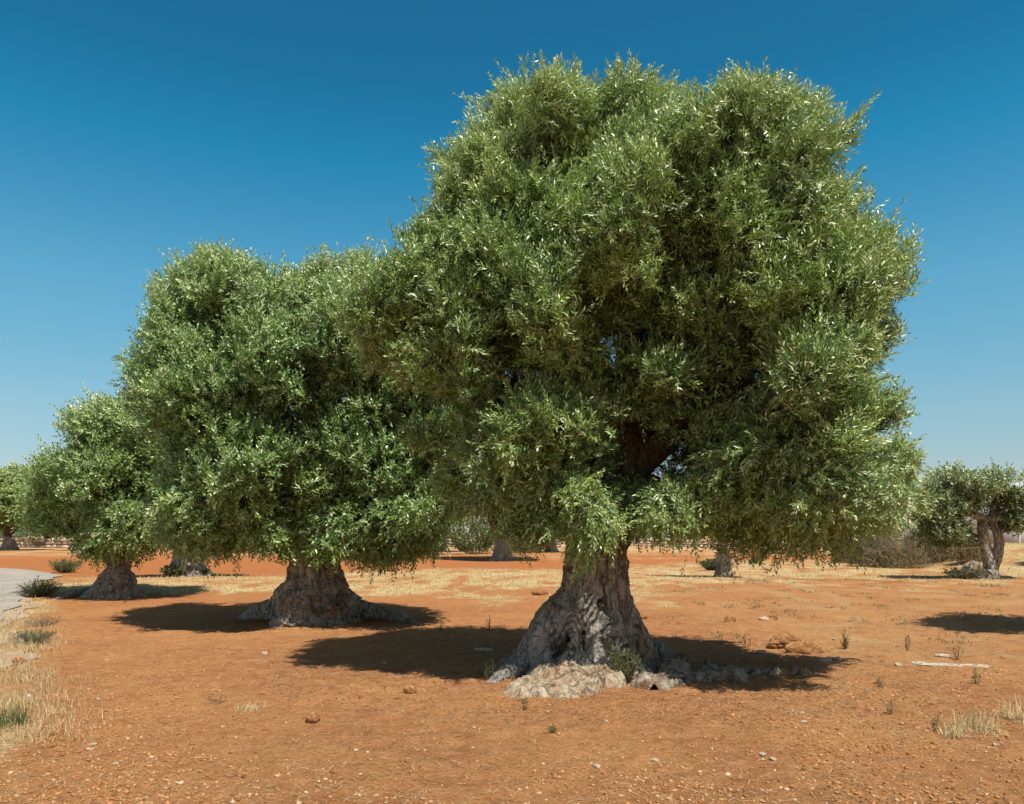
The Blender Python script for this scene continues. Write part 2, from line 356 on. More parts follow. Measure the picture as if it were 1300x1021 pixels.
n = 8000; x, y = scatter_xy(n, 4.3, 26); cl = fbm(np.stack([x*.5+9, y*.5, x*0], -1), 3, 45); k = rng.random(n) < 0.06+2.6*np.clip(cl-.05, 0, 1); x, y = x[k], y[k]
s = 0.0035+0.015*rng.random(len(x))**6; z = ground_z(x, y)+s*0.15
tag(frag_mesh('pebbles', np.stack([x, y, z], -1), s, M_peb, rng.random(len(x))), kind='stuff', label='small pale pebbles strewn over the red soil', cat='pebbles')

TXL = .93
# blades (curved 2-segment strips)
def blades(mb, bx, by, bz, h, wd, lean=0.35, var=(0, 1), down=0.0):
    n = len(bx); az = rng.uniform(0, 6.28, n); wa = az+rng.uniform(-0.6, 0.6, n)+1.57
    L = h*rng.uniform(0.5, 1.2, n); le = np.abs(rng.normal(0, lean, n))
    d = np.stack([np.cos(az)*np.sin(le), np.sin(az)*np.sin(le), np.cos(le)], -1)
    le2 = le*1.9+down; d2 = np.stack([np.cos(az)*np.sin(le2), np.sin(az)*np.sin(le2), np.cos(le2)], -1)
    W = np.stack([np.cos(wa), np.sin(wa), wa*0], -1)*(wd*rng.uniform(0.6, 1.3, n))[:, None]
    B = np.stack([bx, by, bz], -1); m1 = B+d*(L*0.5)[:, None]; tp = m1+d2*(L*0.5)[:, None]
    V = np.stack([B-W, B+W, m1+W*0.7, m1-W*0.7, tp], 1).reshape(-1, 3); i = np.arange(n)*5
    mb.add(V, [np.stack([i, i+1, i+2, i+3], -1), np.stack([i+3, i+2, i+4], -1)], np.repeat(rng.uniform(*var, n), 5))
def flatbits(mb, x, y, z, L, wd, var=(0, 1)):
    n = len(x); az = rng.uniform(0, 6.28, n); d = np.stack([np.cos(az), np.sin(az), rng.normal(0, .12, n)], -1)*(L*rng.uniform(.4, 1.3, n))[:, None]
    W = np.stack([-np.sin(az), np.cos(az), az*0], -1)*(wd*rng.uniform(.6, 1.4, n))[:, None]; B = np.stack([x, y, z], -1)
    bend = np.stack([-np.sin(az), np.cos(az), az*0+0.3], -1)*(L*rng.normal(0, .12, n))[:, None]
    V = np.stack([B-d-W, B-d+W, B+bend+W, B+bend-W, B+d+W*.5, B+d-W*.5], 1).reshape(-1, 3); i = np.arange(n)*6
    mb.add(V, [np.stack([i, i+1, i+2, i+3], -1), np.stack([i+3, i+2, i+4, i+5], -1)], np.repeat(rng.uniform(*var, n), 6))
# dry grass stuff
mb = MB(); n = 130000
y = 1/rng.uniform(1/62, 1/9, n); x = rng.uniform(-.75, .75, n)*y; a, b = band_mask(x, y)
k = rng.random(n) < np.clip(a-0.25, 0, 1)*1.2; x, y = x[k], y[k]
blades(mb, x, y, ground_z(x, y, False)-.01, 0.055+0.0022*y, 0.0025+0.00028*y, 0.7, (0.3, 1))
tag(mb.build('dry_grass', M_straw, smooth=False), 'bleached dry grass band across the field behind the trees', 'grass', kind='stuff')
# straw litter on the soil
mb = MB(); n = 26000; x, y = scatter_xy(n, 4.3, 18); cl = fbm(np.stack([x*.6+3, y*.6, x*0], -1), 3, 46)
k = rng.random(n) < np.clip(0.28+0.5*sstep(1.0, 4.0, x)*(0.5+cl)+0.5*np.clip(cl-0.2, 0, 1), 0, 1); x, y = x[k], y[k]
flatbits(mb, x, y, ground_z(x, y)+.006, 0.035, 0.0016, (0.15, 1))
tag(mb.build('straw_litter', M_straw, smooth=False), 'short bits of straw littering the red soil', 'straw', kind='stuff')
mb = MB(); n = 16000; x, y = scatter_xy(n, 4.3, 15); cl = fbm(np.stack([x*.7+13, y*.7, x*0], -1), 3, 47)
k = rng.random(n) < np.clip(0.12+0.7*sstep(0.5, 3.0, x)*(0.5+cl)+0.5*np.clip(cl-0.1, 0, 1), 0, 1); x, y = x[k], y[k]
flatbits(mb, x, y, ground_z(x, y)+.006, 0.028, 0.0018, (0.0, 0.8))
n = 9000; a_ = rng.uniform(0, 6.28, n); q_ = 4.0*np.sqrt(rng.random(n)); x, y = TXL+q_*np.cos(a_), 9.7+q_*np.sin(a_)*.8
flatbits(mb, x, y, ground_z(x, y)+.005, 0.022, 0.0032, (0.1, 1))
tag(mb.build('twig_litter', M_twig, smooth=False), 'dark fallen twigs and dead olive leaves on the soil', 'twigs', kind='stuff')
# sparse green ground cover on the right of the field
mb = MB(); n = 2600; x = rng.uniform(2.5, 16, n); y = rng.uniform(11, 27, n); cl = fbm(np.stack([x*.9, y*.9, x*0], -1), 3, 48); k = cl > 0.25; x, y = x[k], y[k]
x = np.repeat(x, 9)+rng.normal(0, .05, len(x)*9); y = np.repeat(y, 9)+rng.normal(0, .05, len(y)*9)
blades(mb, x, y, ground_z(x, y, False), 0.06, 0.006, 0.7, (0.2, 1))
tag(mb.build('low_weeds', M_greybush, smooth=False), 'tiny grey green weeds dotted over the right of the field', 'weeds', kind='stuff')

# ---------------------------------------------------------------- road and track
def sheet(name, poly, zoff, mat, res=0.5):
    """polygon on the ground filled by a fine grid so that it follows the relief"""
    P = np.array(poly, float); Q = []
    for i in range(len(P)):
        u, w_ = P[i], P[(i+1) % len(P)]; k = max(1, int(np.linalg.norm(w_-u)/.4)); Q += [u+(w_-u)*j/k for j in range(k)]
    P = np.array(Q); J = np.c_[P, P[:, 0]*0]; amp = .28 if res < .4 else .15; P = P+amp*np.stack([fbm(J*.9, 4, 61), fbm(J*.9+5, 4, 62)], -1); a = P.min(0); b = P.max(0)
    xx = np.arange(a[0], b[0]+res, res); yy = np.arange(a[1], b[1]+res, res); Xg, Yg = np.meshgrid(xx, yy)
    nx = len(xx); q = np.stack([Xg.ravel(), Yg.ravel()], -1)
    q = q+0.0; ins = inpoly(q, P); f = (np.arange(len(yy)-1)[:, None]*nx+np.arange(nx-1)[None]).ravel(); F = np.stack([f, f+1, f+nx+1, f+nx], -1)
    F = F[ins[F].any(1)]; u, inv = np.unique(F, return_inverse=True); F = inv.reshape(-1, 4); q = q[u]
    # pull outside corners onto the outline
    out = ~inpoly(q, P)
    if out.any(): q[out] = closest(q[out], P)
    z = ground_z(q[:, 0], q[:, 1])+zoff
    return link(name, np_mesh(name, np.c_[q, z], F, True, None, mat))
def inpoly(q, P):
    x, y = q[:, 0], q[:, 1]; c = np.zeros(len(q), bool); j = len(P)-1
    for i in range(len(P)):
        xi, yi = P[i]; xj, yj = P[j]
        k = ((yi > y) != (yj > y)) & (x < (xj-xi)*(y-yi)/((yj-yi)+1e-12)+xi); c ^= k; j = i
    return c
def closest(q, P):
    best = np.full(len(q), 1e9); out = q.copy()
    for i in range(len(P)):
        a = P[i]; b = P[(i+1) % len(P)]; ab = b-a; tt = np.clip(((q-a)@ab)/(ab@ab+1e-12), 0, 1); c = a+tt[:, None]*ab; d = np.linalg.norm(q-c, axis=1)
        k = d < best; best[k] = d[k]; out[k] = c[k]
    return out
def edist(q, P): return np.linalg.norm(q-closest(q, P), axis=1)
def smooth_poly(P, n=80):
    P = np.array(P, float); Q = np.vstack([P, P[:1]]); return catmull(Q, n)[:-1]
m, t, p, o = new_mat('worn_asphalt'); v = coords(t); a_ = noise(t, v, 0.8, 6, 0.6); b_ = noise(t, v, 60, 4, 0.7)
c_ = ramp(t, a_, [(0.3, (0.27, 0.235, 0.19)), (0.7, (0.38, 0.34, 0.28))]); c_ = mixc(t, 0.6, c_, ramp(t, b_, [(0.3, (0.75,)*3), (0.7, (1.15,)*3)]), 'MULTIPLY')
t.links.new(c_, p.inputs['Base Color']); p.inputs['Roughness'].default_value = 0.85; bump(t, p, b_, 0.4, 0.01); M_asph = m
m, t, p, o = new_mat('gravel_track'); v = coords(t); a_ = noise(t, v, 1.6, 6, 0.7); b_ = noise(t, v, 30, 6, 0.75)
c_ = ramp(t, a_, [(0.3, (0.34, 0.21, 0.11)), (0.6, (0.42, 0.33, 0.22)), (0.8, (0.54, 0.43, 0.28))]); c_ = mixc(t, 0.7, c_, ramp(t, b_, [(0.3, (0.7,)*3), (0.7, (1.2,)*3)]), 'MULTIPLY')
t.links.new(c_, p.inputs['Base Color']); p.inputs['Roughness'].default_value = 1; bump(t, p, b_, 0.6, 0.03); M_grav = m
def gp(px, py): x, y, _ = at_px(px, py); return (x, y)
verge = [gp(-40, 765), gp(0, 760), gp(40, 752), gp(42, 764), gp(36, 782), gp(27, 802), gp(12, 826), gp(-8, 862), (-7.5, 6.0), (-7.2, 2.0), (-7, -30), (-14, -30), (-14.5, 2), (-15, 12)]
tag(sheet('gravel_verge', verge, 0.012, M_grav, 0.15), kind='structure')
road = [(-60, -20), (-15.5, -20), (-15.0, 2), (-14.6, 12), gp(-30, 830), gp(0, 785), gp(33, 756), gp(62, 740), gp(78, 732), gp(66, 727), gp(0, 723.5), gp(-100, 721), (-60, 41), (-90, 40), (-90, 0)]
tag(sheet('road', road, 0.03, M_asph, 0.4), kind='structure')

# ---------------------------------------------------------------- foliage
def unit(a): return a/(np.linalg.norm(a, axis=-1, keepdims=True)+1e-9)
def leaves_from_sprays(P, D, rg, nleaf=18, L=0.28, ll=0.07, lw=0.009, hue=None, sil=None, base=(0.066, 0.160, 0.024), alt=(0.265, 0.385, 0.058), pale=(0.64, 0.70, 0.42), yellow=0.006):
    S = len(P); Lr = L*rg.uniform(0.5, 1.15, S)*(1+.5*(rg.random(S) < .05))
    ref = unit(rg.normal(size=(S, 3))); U = unit(np.cross(D, ref)); V = np.cross(D, U)
    i = np.arange(nleaf); tt = (i//2+0.5)/(nleaf/2)
    sag = rg.uniform(-0.25, 0.15, S)
    ph = (i//2)*1.5708+(i % 2)*math.pi
    ph = ph[None]+rg.uniform(0, 6.28, (S, 1))+rg.normal(0, .35, (S, nleaf))
    al = np.radians(58-30*tt)[None]+rg.normal(0, .16, (S, nleaf))
    al[:, -2:] *= 0.5
    rad = U[:, None]*np.cos(ph)[..., None]+V[:, None]*np.sin(ph)[..., None]
    B = P[:, None]+D[:, None]*(tt[None]*Lr[:, None])[..., None]
    B[..., 2] += sag[:, None]*Lr[:, None]*(tt**2)[None]
    ld = D[:, None]*np.cos(al)[..., None]+rad*np.sin(al)[..., None]
    ld[..., 2] += rg.normal(-0.05, 0.12, (S, nleaf)); ld = unit(ld)
    nm = D[:, None]*np.sin(al)[..., None]-rad*np.cos(al)[..., None]+rg.normal(0, .5, (S, nleaf, 3)); nm[..., 2] += 0.75; nm[..., 1] -= .40; nm[..., 0] += .15
    W = unit(np.cross(ld, nm)); NN = np.cross(W, ld)
    le = ll*(1-0.35*np.abs(tt-0.45)*1.6)[None]*rg.uniform(.75, 1.2, (S, nleaf)); wd = lw*rg.uniform(.8, 1.25, (S, nleaf))
    tip = B+ld*le[..., None]-NN*(le*rg.uniform(-.05, .22, (S, nleaf)))[..., None]
    mid = B+ld*(le*0.48)[..., None]
    V4 = np.stack([B, mid+W*wd[..., None], tip, mid-W*wd[..., None]], 2).reshape(-1, 3)
    n = S*nleaf; F = np.arange(n*4).reshape(-1, 4)
    h = np.clip((0.5 if hue is None else hue[:, None])+rg.normal(0, .25, (S, nleaf)), 0, 1)
    c = np.array(base)*(1-h[..., None])+np.array(alt)*h[..., None]
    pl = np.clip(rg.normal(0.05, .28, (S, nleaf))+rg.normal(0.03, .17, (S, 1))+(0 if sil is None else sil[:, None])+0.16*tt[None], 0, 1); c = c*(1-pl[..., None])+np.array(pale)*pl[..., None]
    yl = rg.random((S, nleaf)) < yellow; c[yl] = np.array([0.42, 0.30, 0.05])
    c = c*rg.uniform(.7, 1.3, (S, nleaf, 1))
    col = np.repeat(c.reshape(-1, 3), 4, axis=0)
    return V4, F, col
def crown_clumps(poly, D, Rref, rg, rr=(0.3, 0.55), tries=6000, sep=0.62, yc=0.0, edge_r=0.2, nedge=70, lobes=None, lob=1.0, relief=0.62, view=None, yslope=0.0, inset=.12, zslope=0.0):
    """clump centres over a lumpy volume whose outline is poly (x,z) and whose half depth is D"""
    P = smooth_poly(poly, len(poly)*6)
    lo, hi = P.min(0), P.max(0); out = []
    L = [list(l) for l in (lobes or [])]
    for _ in range(900):
        q = rg.uniform(lo, hi); R_ = lob*rg.uniform(.75, 1.25)
        if inpoly(q[None], P)[0] and all((q[0]-l[0])**2+(q[1]-l[1])**2 > (0.62*(R_+l[2]))**2 for l in L): L.append([q[0], q[1], R_])
    L = np.array(L); L2 = L+np.c_[rg.normal(0, .5*lob, (len(L), 2)), np.zeros(len(L))]
    def rel(x, z, M):
        vx = (x-M[:, 0])/M[:, 2]; vz = (z-M[:, 1])/M[:, 2]; vz = np.where(vz < 0, vz*1.5, vz*0.85)
        return max(0.3, float((1-relief*(vx*vx+vz*vz)).max()))
    q = rg.uniform(lo, hi, (tries, 2)); q = q[inpoly(q, P)]; e = edist(q, P)
    for (x, z), ee in zip(q, e):
        r = rg.uniform(*rr); r = min(r, ee*0.9+0.08)
        if ee < max(r*0.7, r+inset-.12): continue
        t_ = min(1, ee/Rref); s = rg.choice([-1, 1]); d = D*math.sqrt(1-(1-t_)**2)*rel(x, z, L if s < 0 else L2)
        u = 1-rg.random()**2.2*0.7
        y = yc+s*max(0, d-r*0.6)*u
        ye = y-yslope*x+zslope*(z-P[:, 1].mean())
        if view and ye < 0:
            X0, Yd, h = view; k = Yd/(Yd+ye); w_ = np.array([[(X0+x)*k-X0, h+(z-h)*k]])
            if not inpoly(w_, P)[0] or edist(w_, P)[0] < r*0.75*k: continue
        ok = True
        for c in out:
            if (c[0]-x)**2+(c[1]-y)**2+(c[2]-z)**2 < (sep*(c[3]+r))**2: ok = False; break
        if ok: out.append((x, y, z, r))
    for i in rg.choice(len(P), nedge):
        a = P[i]; b = P[(i+1) % len(P)]; s = rg.random(); c = a+(b-a)*s
        cen = P.mean(0); c = c+(cen-c)/np.linalg.norm(cen-c)*edge_r*rg.uniform(0.3, 1.3)
        c = c+(cen-c)/np.linalg.norm(cen-c)*(edge_r*.6+inset)
        out.append((c[0], yc*.5+rg.normal(0, D*0.14), c[1], edge_r*rg.uniform(.6, 1.3)))
    per = np.r_[0, np.cumsum(np.linalg.norm(np.roll(P, -1, 0)-P, axis=1))]; nr = int(per[-1]/(rr[1]*1.5)); cen = P.mean(0)
    for i in range(nr):
        k = min(len(P)-1, np.searchsorted(per, per[-1]*(i+rg.uniform(-.2, .2))/nr)); a = P[k]-P[k-1]; nrm = np.array([-a[1], a[0]])/np.linalg.norm(a)
        if not inpoly((P[k]+nrm*.12)[None], P)[0]: nrm = -nrm
        r = rg.uniform(rr[0]*.9, rr[1])
        if not inpoly((P[k]+nrm*(r+inset))[None], P)[0]: continue
        c = P[k]+nrm*(r+inset+.04*max(1, edge_r/.2))
        if view: X0, Yd, h = view; kk = (Yd-yslope*c[0]+zslope*(c[1]-P[:, 1].mean()))/Yd; c = np.array([(X0+c[0])*kk-X0, h+(c[1]-h)*kk])
        out.append((c[0], rg.normal(0, D*.12), c[1], r))
    out = np.array(out); out[:, 1] += -yslope*out[:, 0]+zslope*(out[:, 2]-P[:, 1].mean())
    return out
def sprays_on(cl, rg, dens, back_y=0.6, back_f=0.45, up=0.5, droop_z=2.4, zmid=None):
    Ps, Ds, H = [], [], []
    C3 = cl[:, :3]; Rr = cl[:, 3]
    for idx, (x, y, z, r) in enumerate(cl):
        n = int(4*math.pi*r*r*dens*(back_f if y > back_y else 1.0)*1.1*rg.uniform(.65, 1.25))+3
        d = unit(rg.normal(size=(n, 3)))
        keep = (d[:, 2] > -0.2) | (rg.random(n) < 0.55); d = d[keep]; n = len(d)
        # each clump leans along its own shoots, so that it is never a ball
        flow = unit(rg.normal(size=3)*np.array([1, .8, .5])+np.array([0, 0, .45 if z > droop_z else -.35])); st_ = rg.uniform(1.1, 1.55); sq = st_**-.35
        lump = 1+0.34*vnoise(d*1.9+idx*7.1, 3)+0.22*vnoise(d*4.4+idx*3.1, 4)
        rad = r*lump*(1-0.6*rg.random(n)**1.9)
        q_ = d*rad[:, None]; q_ = q_*sq+flow*((q_@flow)*(st_-sq))[:, None]
        p_ = np.array([x, y, z])+q_*np.array([1.05, 1.0, 0.92])
        dd = np.linalg.norm(p_[:, None]-C3[None], axis=2)/Rr[None]; dd[:, idx] = 9
        bur = dd.min(1) < 0.6; keep = ~bur | (rg.random(n) < 0.25); p_ = p_[keep]; d = d[keep]; n = len(d)
        uz = up*(1 if z > droop_z else -0.8)+rg.normal(0, .3, n)
        D_ = d*.6+flow*.55; D_[:, 2] += uz; D_ = unit(D_+rg.normal(0, .45, (n, 3)))
        Ps.append(p_-D_*0.10); Ds.append(D_); H.append(np.clip(rg.normal(0.45, .26)+rg.normal(0, .14, n)+0.25*(lump[keep]-1), 0, 1))
    return np.concatenate(Ps), np.concatenate(Ds), np.concatenate(H)
def trunk_surface(rows, rg, seed, nt_=200, nz=200, flute=0.12, ridge=0.06, fine=0.02, twist=0.5, cav=None, burls=None, base_in=0.15, split=None):
    """rows: (z, xl, xr, yfront, yback) local metres"""
    rows = np.array(rows, float); zz = np.linspace(0, 1, nz)**1.15*(rows[-1, 0]-rows[0, 0])+rows[0, 0]
    ip = lambda k: np.interp(zz, rows[:, 0], rows[:, k])
    def sm(a):
        kk = np.ones(9)/9; return np.convolve(np.pad(a, 4, 'edge'), kk, 'valid')
    xl, xr, yf, yb = [sm(ip(k)) for k in (1, 2, 3, 4)]
    th = np.linspace(0, 2*math.pi, nt_, endpoint=False)[None]; Z = zz[:, None]
    cx = ((xl+xr)/2)[:, None]; cyy = ((yf+yb)/2)[:, None]; rx = ((xr-xl)/2)[:, None]; ry = ((yb-yf)/2)[:, None]
    flare = np.clip((rx-rx[-1:])/(rx.max()-rx[-1]+1e-6), 0, 1)
    c, s = np.cos(th), np.sin(th)
    fl = 0
    tw = twist*Z+0.25*np.sin(Z*2.1+seed)
    for k_, am in ((3, .5), (5, .7), (7, .8), (11, .55), (16, .35), (23, .2)):
        fl = fl+am*np.cos(k_*th+rg.uniform(0, 6.28)+tw*k_*0.35+0.5*np.sin(Z*rg.uniform(2, 5)+k_))
    fl = fl/2.0
    r0 = 1.0+flute*fl*(0.45+0.9*flare)
    x = cx+rx*c*r0; y = cyy+ry*s*r0; z = Z+0*th
    P = np.stack([x, y, z], -1).reshape(-1, 3)
    wv = P*np.array([1, 1, 0.42]); wv = wv+0.18*np.stack([vnoise(P*1.6, seed+5), vnoise(P*1.6+9, seed+6), vnoise(P*1.6+19, seed+7)], -1)
    n_r = ridged(wv*4.2, 4, seed)
    n_f = fbm(P*14, 4, seed+3)
    disp = ridge*(n_r-0.25)+fine*n_f
    if burls is not None:
        zc, amp = burls; wb = np.exp(-((P[:, 2]-zc)/0.32)**2); cell = 1-np.abs(vnoise(P*5.5, seed+21)); disp = disp+amp*wb*(cell**2-0.4)+amp*0.6*wb*(1-np.abs(vnoise(P*11, seed+22)))
    Nn = np.stack([(c*np.ones_like(Z)).ravel(), (s*np.ones_like(Z)).ravel(), np.zeros(P.shape[0])], -1)
    if cav:
        for (ct, cz, wt, wz, dep) in cav:
            dt = (np.arctan2(Nn[:, 1], Nn[:, 0])-ct+math.pi) % (2*math.pi)-math.pi
            dt = dt+0.22*vnoise(P*6, seed+30)+.10*vnoise(P*15, seed+31); g_ = np.exp(-((dt/wt)**2+((P[:, 2]-cz)/wz)**2)**1.5); disp = disp-dep*g_
    P = P+Nn*disp[:, None]
    i = np.arange(nz-1)[:, None]*nt_; j = np.arange(nt_)[None]; j2 = (j+1) % nt_
    F = np.stack([i+j, i+j2, i+nt_+j2, i+nt_+j], -1).reshape(-1, 4)
    top = P[-nt_:].mean(0, keepdims=True)+np.array([[0, 0, .05]]); P = np.vstack([P, top]); e = (nz-1)*nt_; jj = np.arange(nt_)
    return P, [F, np.stack([e+jj, e+(jj+1) % nt_, np.full(nt_, nz*nt_)], -1)]
def make_tree(name, label, group, loc, poly, D, Rref, rows, limbs, roots, seed, dens=110, nleaf=18, ll=0.072, lw=0.009, L=0.28, rr=(0.3, 0.55),
              sep=0.62, tries=6000, leafm=None, barkm=None, trunk_kw={}, extra=None, nedge=80, edge_r=0.2, yc=0.0, back_f=0.45, up=0.5, droop_z=2.4, pal={}, twigs=True, branch_r=0.03, cutouts=None, lobes=None, lob=1.0, relief=0.62, yslope=0.0, inset=.12, zslope=0.0, sungap=None, limbm=None):
    rg = np.random.default_rng(seed)
    root = empty(name, loc); tag(root, label, 'tree', group)
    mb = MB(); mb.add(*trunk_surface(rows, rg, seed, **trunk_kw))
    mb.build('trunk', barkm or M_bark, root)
    for i, (pth, ra) in enumerate(roots):
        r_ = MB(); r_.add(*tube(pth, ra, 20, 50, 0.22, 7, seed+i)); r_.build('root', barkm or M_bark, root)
    segs = []
    for i, (pth, ra) in enumerate(limbs):
        r_ = MB(); r_.add(*tube(pth, ra, 20, 60, 0.13, 5, seed+40+i)); r_.build('limb', limbm or M_limb, root)
        pp = catmull(pth, 24); segs.append(np.c_[pp, np.interp(np.linspace(0, 1, 24), np.linspace(0, 1, len(ra)), ra)])
    segs = np.concatenate(segs)
    cl = crown_clumps(poly, D, Rref, rg, rr, tries, sep, yc, edge_r, nedge, lobes, lob, relief, (loc[0], loc[1], CAMH-loc[2]), yslope, inset, zslope)
    if cutouts is not None:
        for (cx_, cz_, cr_, y0, y1) in cutouts:
            cl = cl[~((np.hypot(cl[:, 0]-cx_, cl[:, 2]-cz_) < cr_) & (cl[:, 1] > y0) & (cl[:, 1] < y1))]
    if extra is not None and seed == 3: cl = np.vstack([cl, np.array(extra, float)])
    if sungap:
        for (gx_, gy_, gz_, gr, pk) in sungap:
            t_ = (cl[:, 2]-gz_); dd = np.hypot(cl[:, 0]-gx_-.25*t_, cl[:, 1]-gy_+.42*t_); cl = cl[~((dd < gr) & (cl[:, 2] > 2.05) & (rg.random(len(cl)) < pk) & (cl[:, 1] < 0))]
    if extra is not None and seed != 3: cl = np.vstack([cl, np.array(extra, float)])
    # branches from the nearest limb to each clump
    br = MB()
    for (x, y, z, r) in cl:
        d = np.linalg.norm(segs[:, :3]-np.array([x, y, z-0.3]), axis=1)+0.3*np.clip(segs[:, 2]-z, 0, 9); k = d.argmin(); a = segs[k, :3]; b = np.array([x, y, z])
        ln = np.linalg.norm(b-a)
        if ln < 0.15: continue
        mid = a*0.55+b*0.45+rg.normal(0, .07*ln, 3)+np.array([0, 0, -0.06*ln]); m2_ = a*0.25+b*0.75+rg.normal(0, .06*ln, 3)
        br.add(*tube([a, mid, m2_, b], [min(branch_r*(0.5+r*1.6), segs[k, 3]*0.7), branch_r*0.7, branch_r*0.45, 0.008], 6, 12), rg.random())
        for q in range(5 if twigs else 2):
            dr = unit(rg.normal(size=3)+np.array([0, 0, .4])); e = b+dr*r*0.95; s0 = m2_*0.5+b*0.5
            br.add(*tube([s0, (s0+e)/2+rg.normal(0, .05, 3)*r, e], [0.012, 0.008, 0.003], 4, 6), rg.random())
    br.build('branches', M_limb, root)
    root.children[-1]['kind'] = 'stuff'
    P, Dd, H = sprays_on(cl, rg, dens, yc+D*0.3, back_f, up, droop_z)
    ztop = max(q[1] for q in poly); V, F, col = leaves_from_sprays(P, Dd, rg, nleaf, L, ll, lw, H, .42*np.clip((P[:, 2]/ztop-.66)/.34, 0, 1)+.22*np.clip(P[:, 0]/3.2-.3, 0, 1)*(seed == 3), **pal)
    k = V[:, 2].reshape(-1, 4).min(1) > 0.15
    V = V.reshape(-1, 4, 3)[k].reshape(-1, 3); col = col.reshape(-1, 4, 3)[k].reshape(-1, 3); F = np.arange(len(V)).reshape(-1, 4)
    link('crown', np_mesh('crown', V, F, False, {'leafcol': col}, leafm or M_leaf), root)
    print(name, 'clumps', len(cl), 'leaves', len(F))
    return root
def px_poly(pts, Yd, X0):
    return [((px-650)/1000*Yd-X0, CAMH+(679-py)/1000*Yd) for px, py in pts]
def PX(px, py, Yd, X0, dy=0.0, r=None):
    v = ((px-650)/1000*(Yd+dy)-X0, dy, CAMH+(679-py)/1000*(Yd+dy)); return v if r is None else (*v, r)

# ---------------------------------------------------------------- main olive tree
TY = 9.15; TX = (752-650)/1000*TY
mainpoly = px_poly([(680, 700), (640, 690), (600, 655), (575, 600), (560, 545), (500, 500), (440, 452), (425, 400), (440, 360), (497, 335), (505, 300), (540, 265), (545, 240), (560, 215), (550, 190), (590, 180), (602, 145), (640, 118), (700, 92), (735, 112), (800, 90), (845, 118), (878, 100), (888, 136), (920, 112), (968, 88), (1015, 112), (1030, 155), (1050, 185), (1062, 240), (1072, 285), (1115, 300), (1138, 340), (1128, 385), (1136, 430), (1126, 468), (1100, 490), (1115, 530), (1105, 572), (1152, 618), (1146, 640), (1110, 672), (1060, 695), (1000, 708), (930, 690), (870, 680), (800, 700), (740, 705)], TY, TX)
sc_ = TY/1000
def tz(py): return CAMH+(679-py)*sc_
def txx(px): return (px-752)*sc_
rows = [(-0.12, txx(618), txx(842), -1.02, 0.9), (tz(850), txx(630), txx(832), -0.92, 0.85), (tz(838), txx(646), txx(826), -0.80, 0.8), (tz(823), txx(658), txx(820), -0.72, 0.72), (tz(800), txx(671), txx(812), -0.62, 0.62),
        (tz(782), txx(681), txx(804), -0.54, 0.55), (tz(765), txx(694), txx(797), -0.46, 0.48), (tz(748), txx(712), txx(794), -0.40, 0.42), (tz(725), txx(717), txx(793), -0.36, 0.38), (tz(700), txx(719), txx(795), -0.34, 0.36),
        (tz(660), txx(732), txx(808), -0.33, 0.35), (tz(620), txx(748), txx(818), -0.32, 0.34), (tz(580), txx(756), txx(822), -0.30, 0.34), (tz(540), txx(758), txx(830), -0.26, 0.34), (tz(515), txx(764), txx(826), -0.2, 0.30)]
rows_u = [(z, a, b, c, d) for z, a, b, c, d in rows]
W_ = lambda px, py, dy=0.0: PX(px, py, TY, TX, dy)
limbs = [([W_(782, 560, 0), W_(765, 500, -.1), W_(735, 430, -.3), W_(700, 340, -.5), W_(670, 220, -.4)], [.26, .20, .15, .11, .04]),
         ([W_(800, 555, .05), W_(830, 490, .1), W_(860, 420, .1), W_(900, 320, 0), W_(950, 200, -.1)], [.27, .21, .17, .12, .04]),
         ([W_(790, 545, .1), W_(800, 470, .3), W_(800, 380, .5), W_(800, 260, .3), W_(790, 150, .1)], [.2, .16, .12, .09, .04]),
         ([W_(808, 590, 0), W_(870, 540, -.3), W_(950, 500, -.7), W_(1030, 470, -.9), W_(1090, 430, -.7)], [.17, .13, .1, .07, .03]),
         ([W_(770, 585, -.05), W_(720, 545, -.1), W_(650, 490, 0), W_(580, 440, .1), W_(520, 400, .1)], [.13, .10, .07, .05, .02]),
         ([W_(805, 575, .1), W_(880, 530, .6), W_(960, 520, 1.1), W_(1050, 540, 1.3)], [.17, .13, .1, .04]),
         ([W_(775, 570, .1), W_(720, 500, .7), W_(660, 420, 1.2), W_(600, 350, 1.3)], [.17, .13, .1, .04]),
         ([W_(806, 610, 0), W_(870, 620, -.3), W_(960, 610, -.6), W_(1060, 620, -.6)], [.10, .08, .06, .03])]
def gpt(px, py, h=0.0):
    x, y, _ = at_px(px, py); return (x-TX, y-TY, h)
roots = [([gpt(700, 850, .18), gpt(660, 862, .10), gpt(636, 868, .05), gpt(618, 872, -.04)], [.16, .13, .09, .05]),
         ([gpt(800, 850, .2), gpt(818, 860, .10), gpt(826, 868, -.06)], [.17, .13, .06]),
         ([gpt(815, 840, .16), gpt(850, 846, .06), gpt(872, 848, -.05)], [.17, .12, .05])]
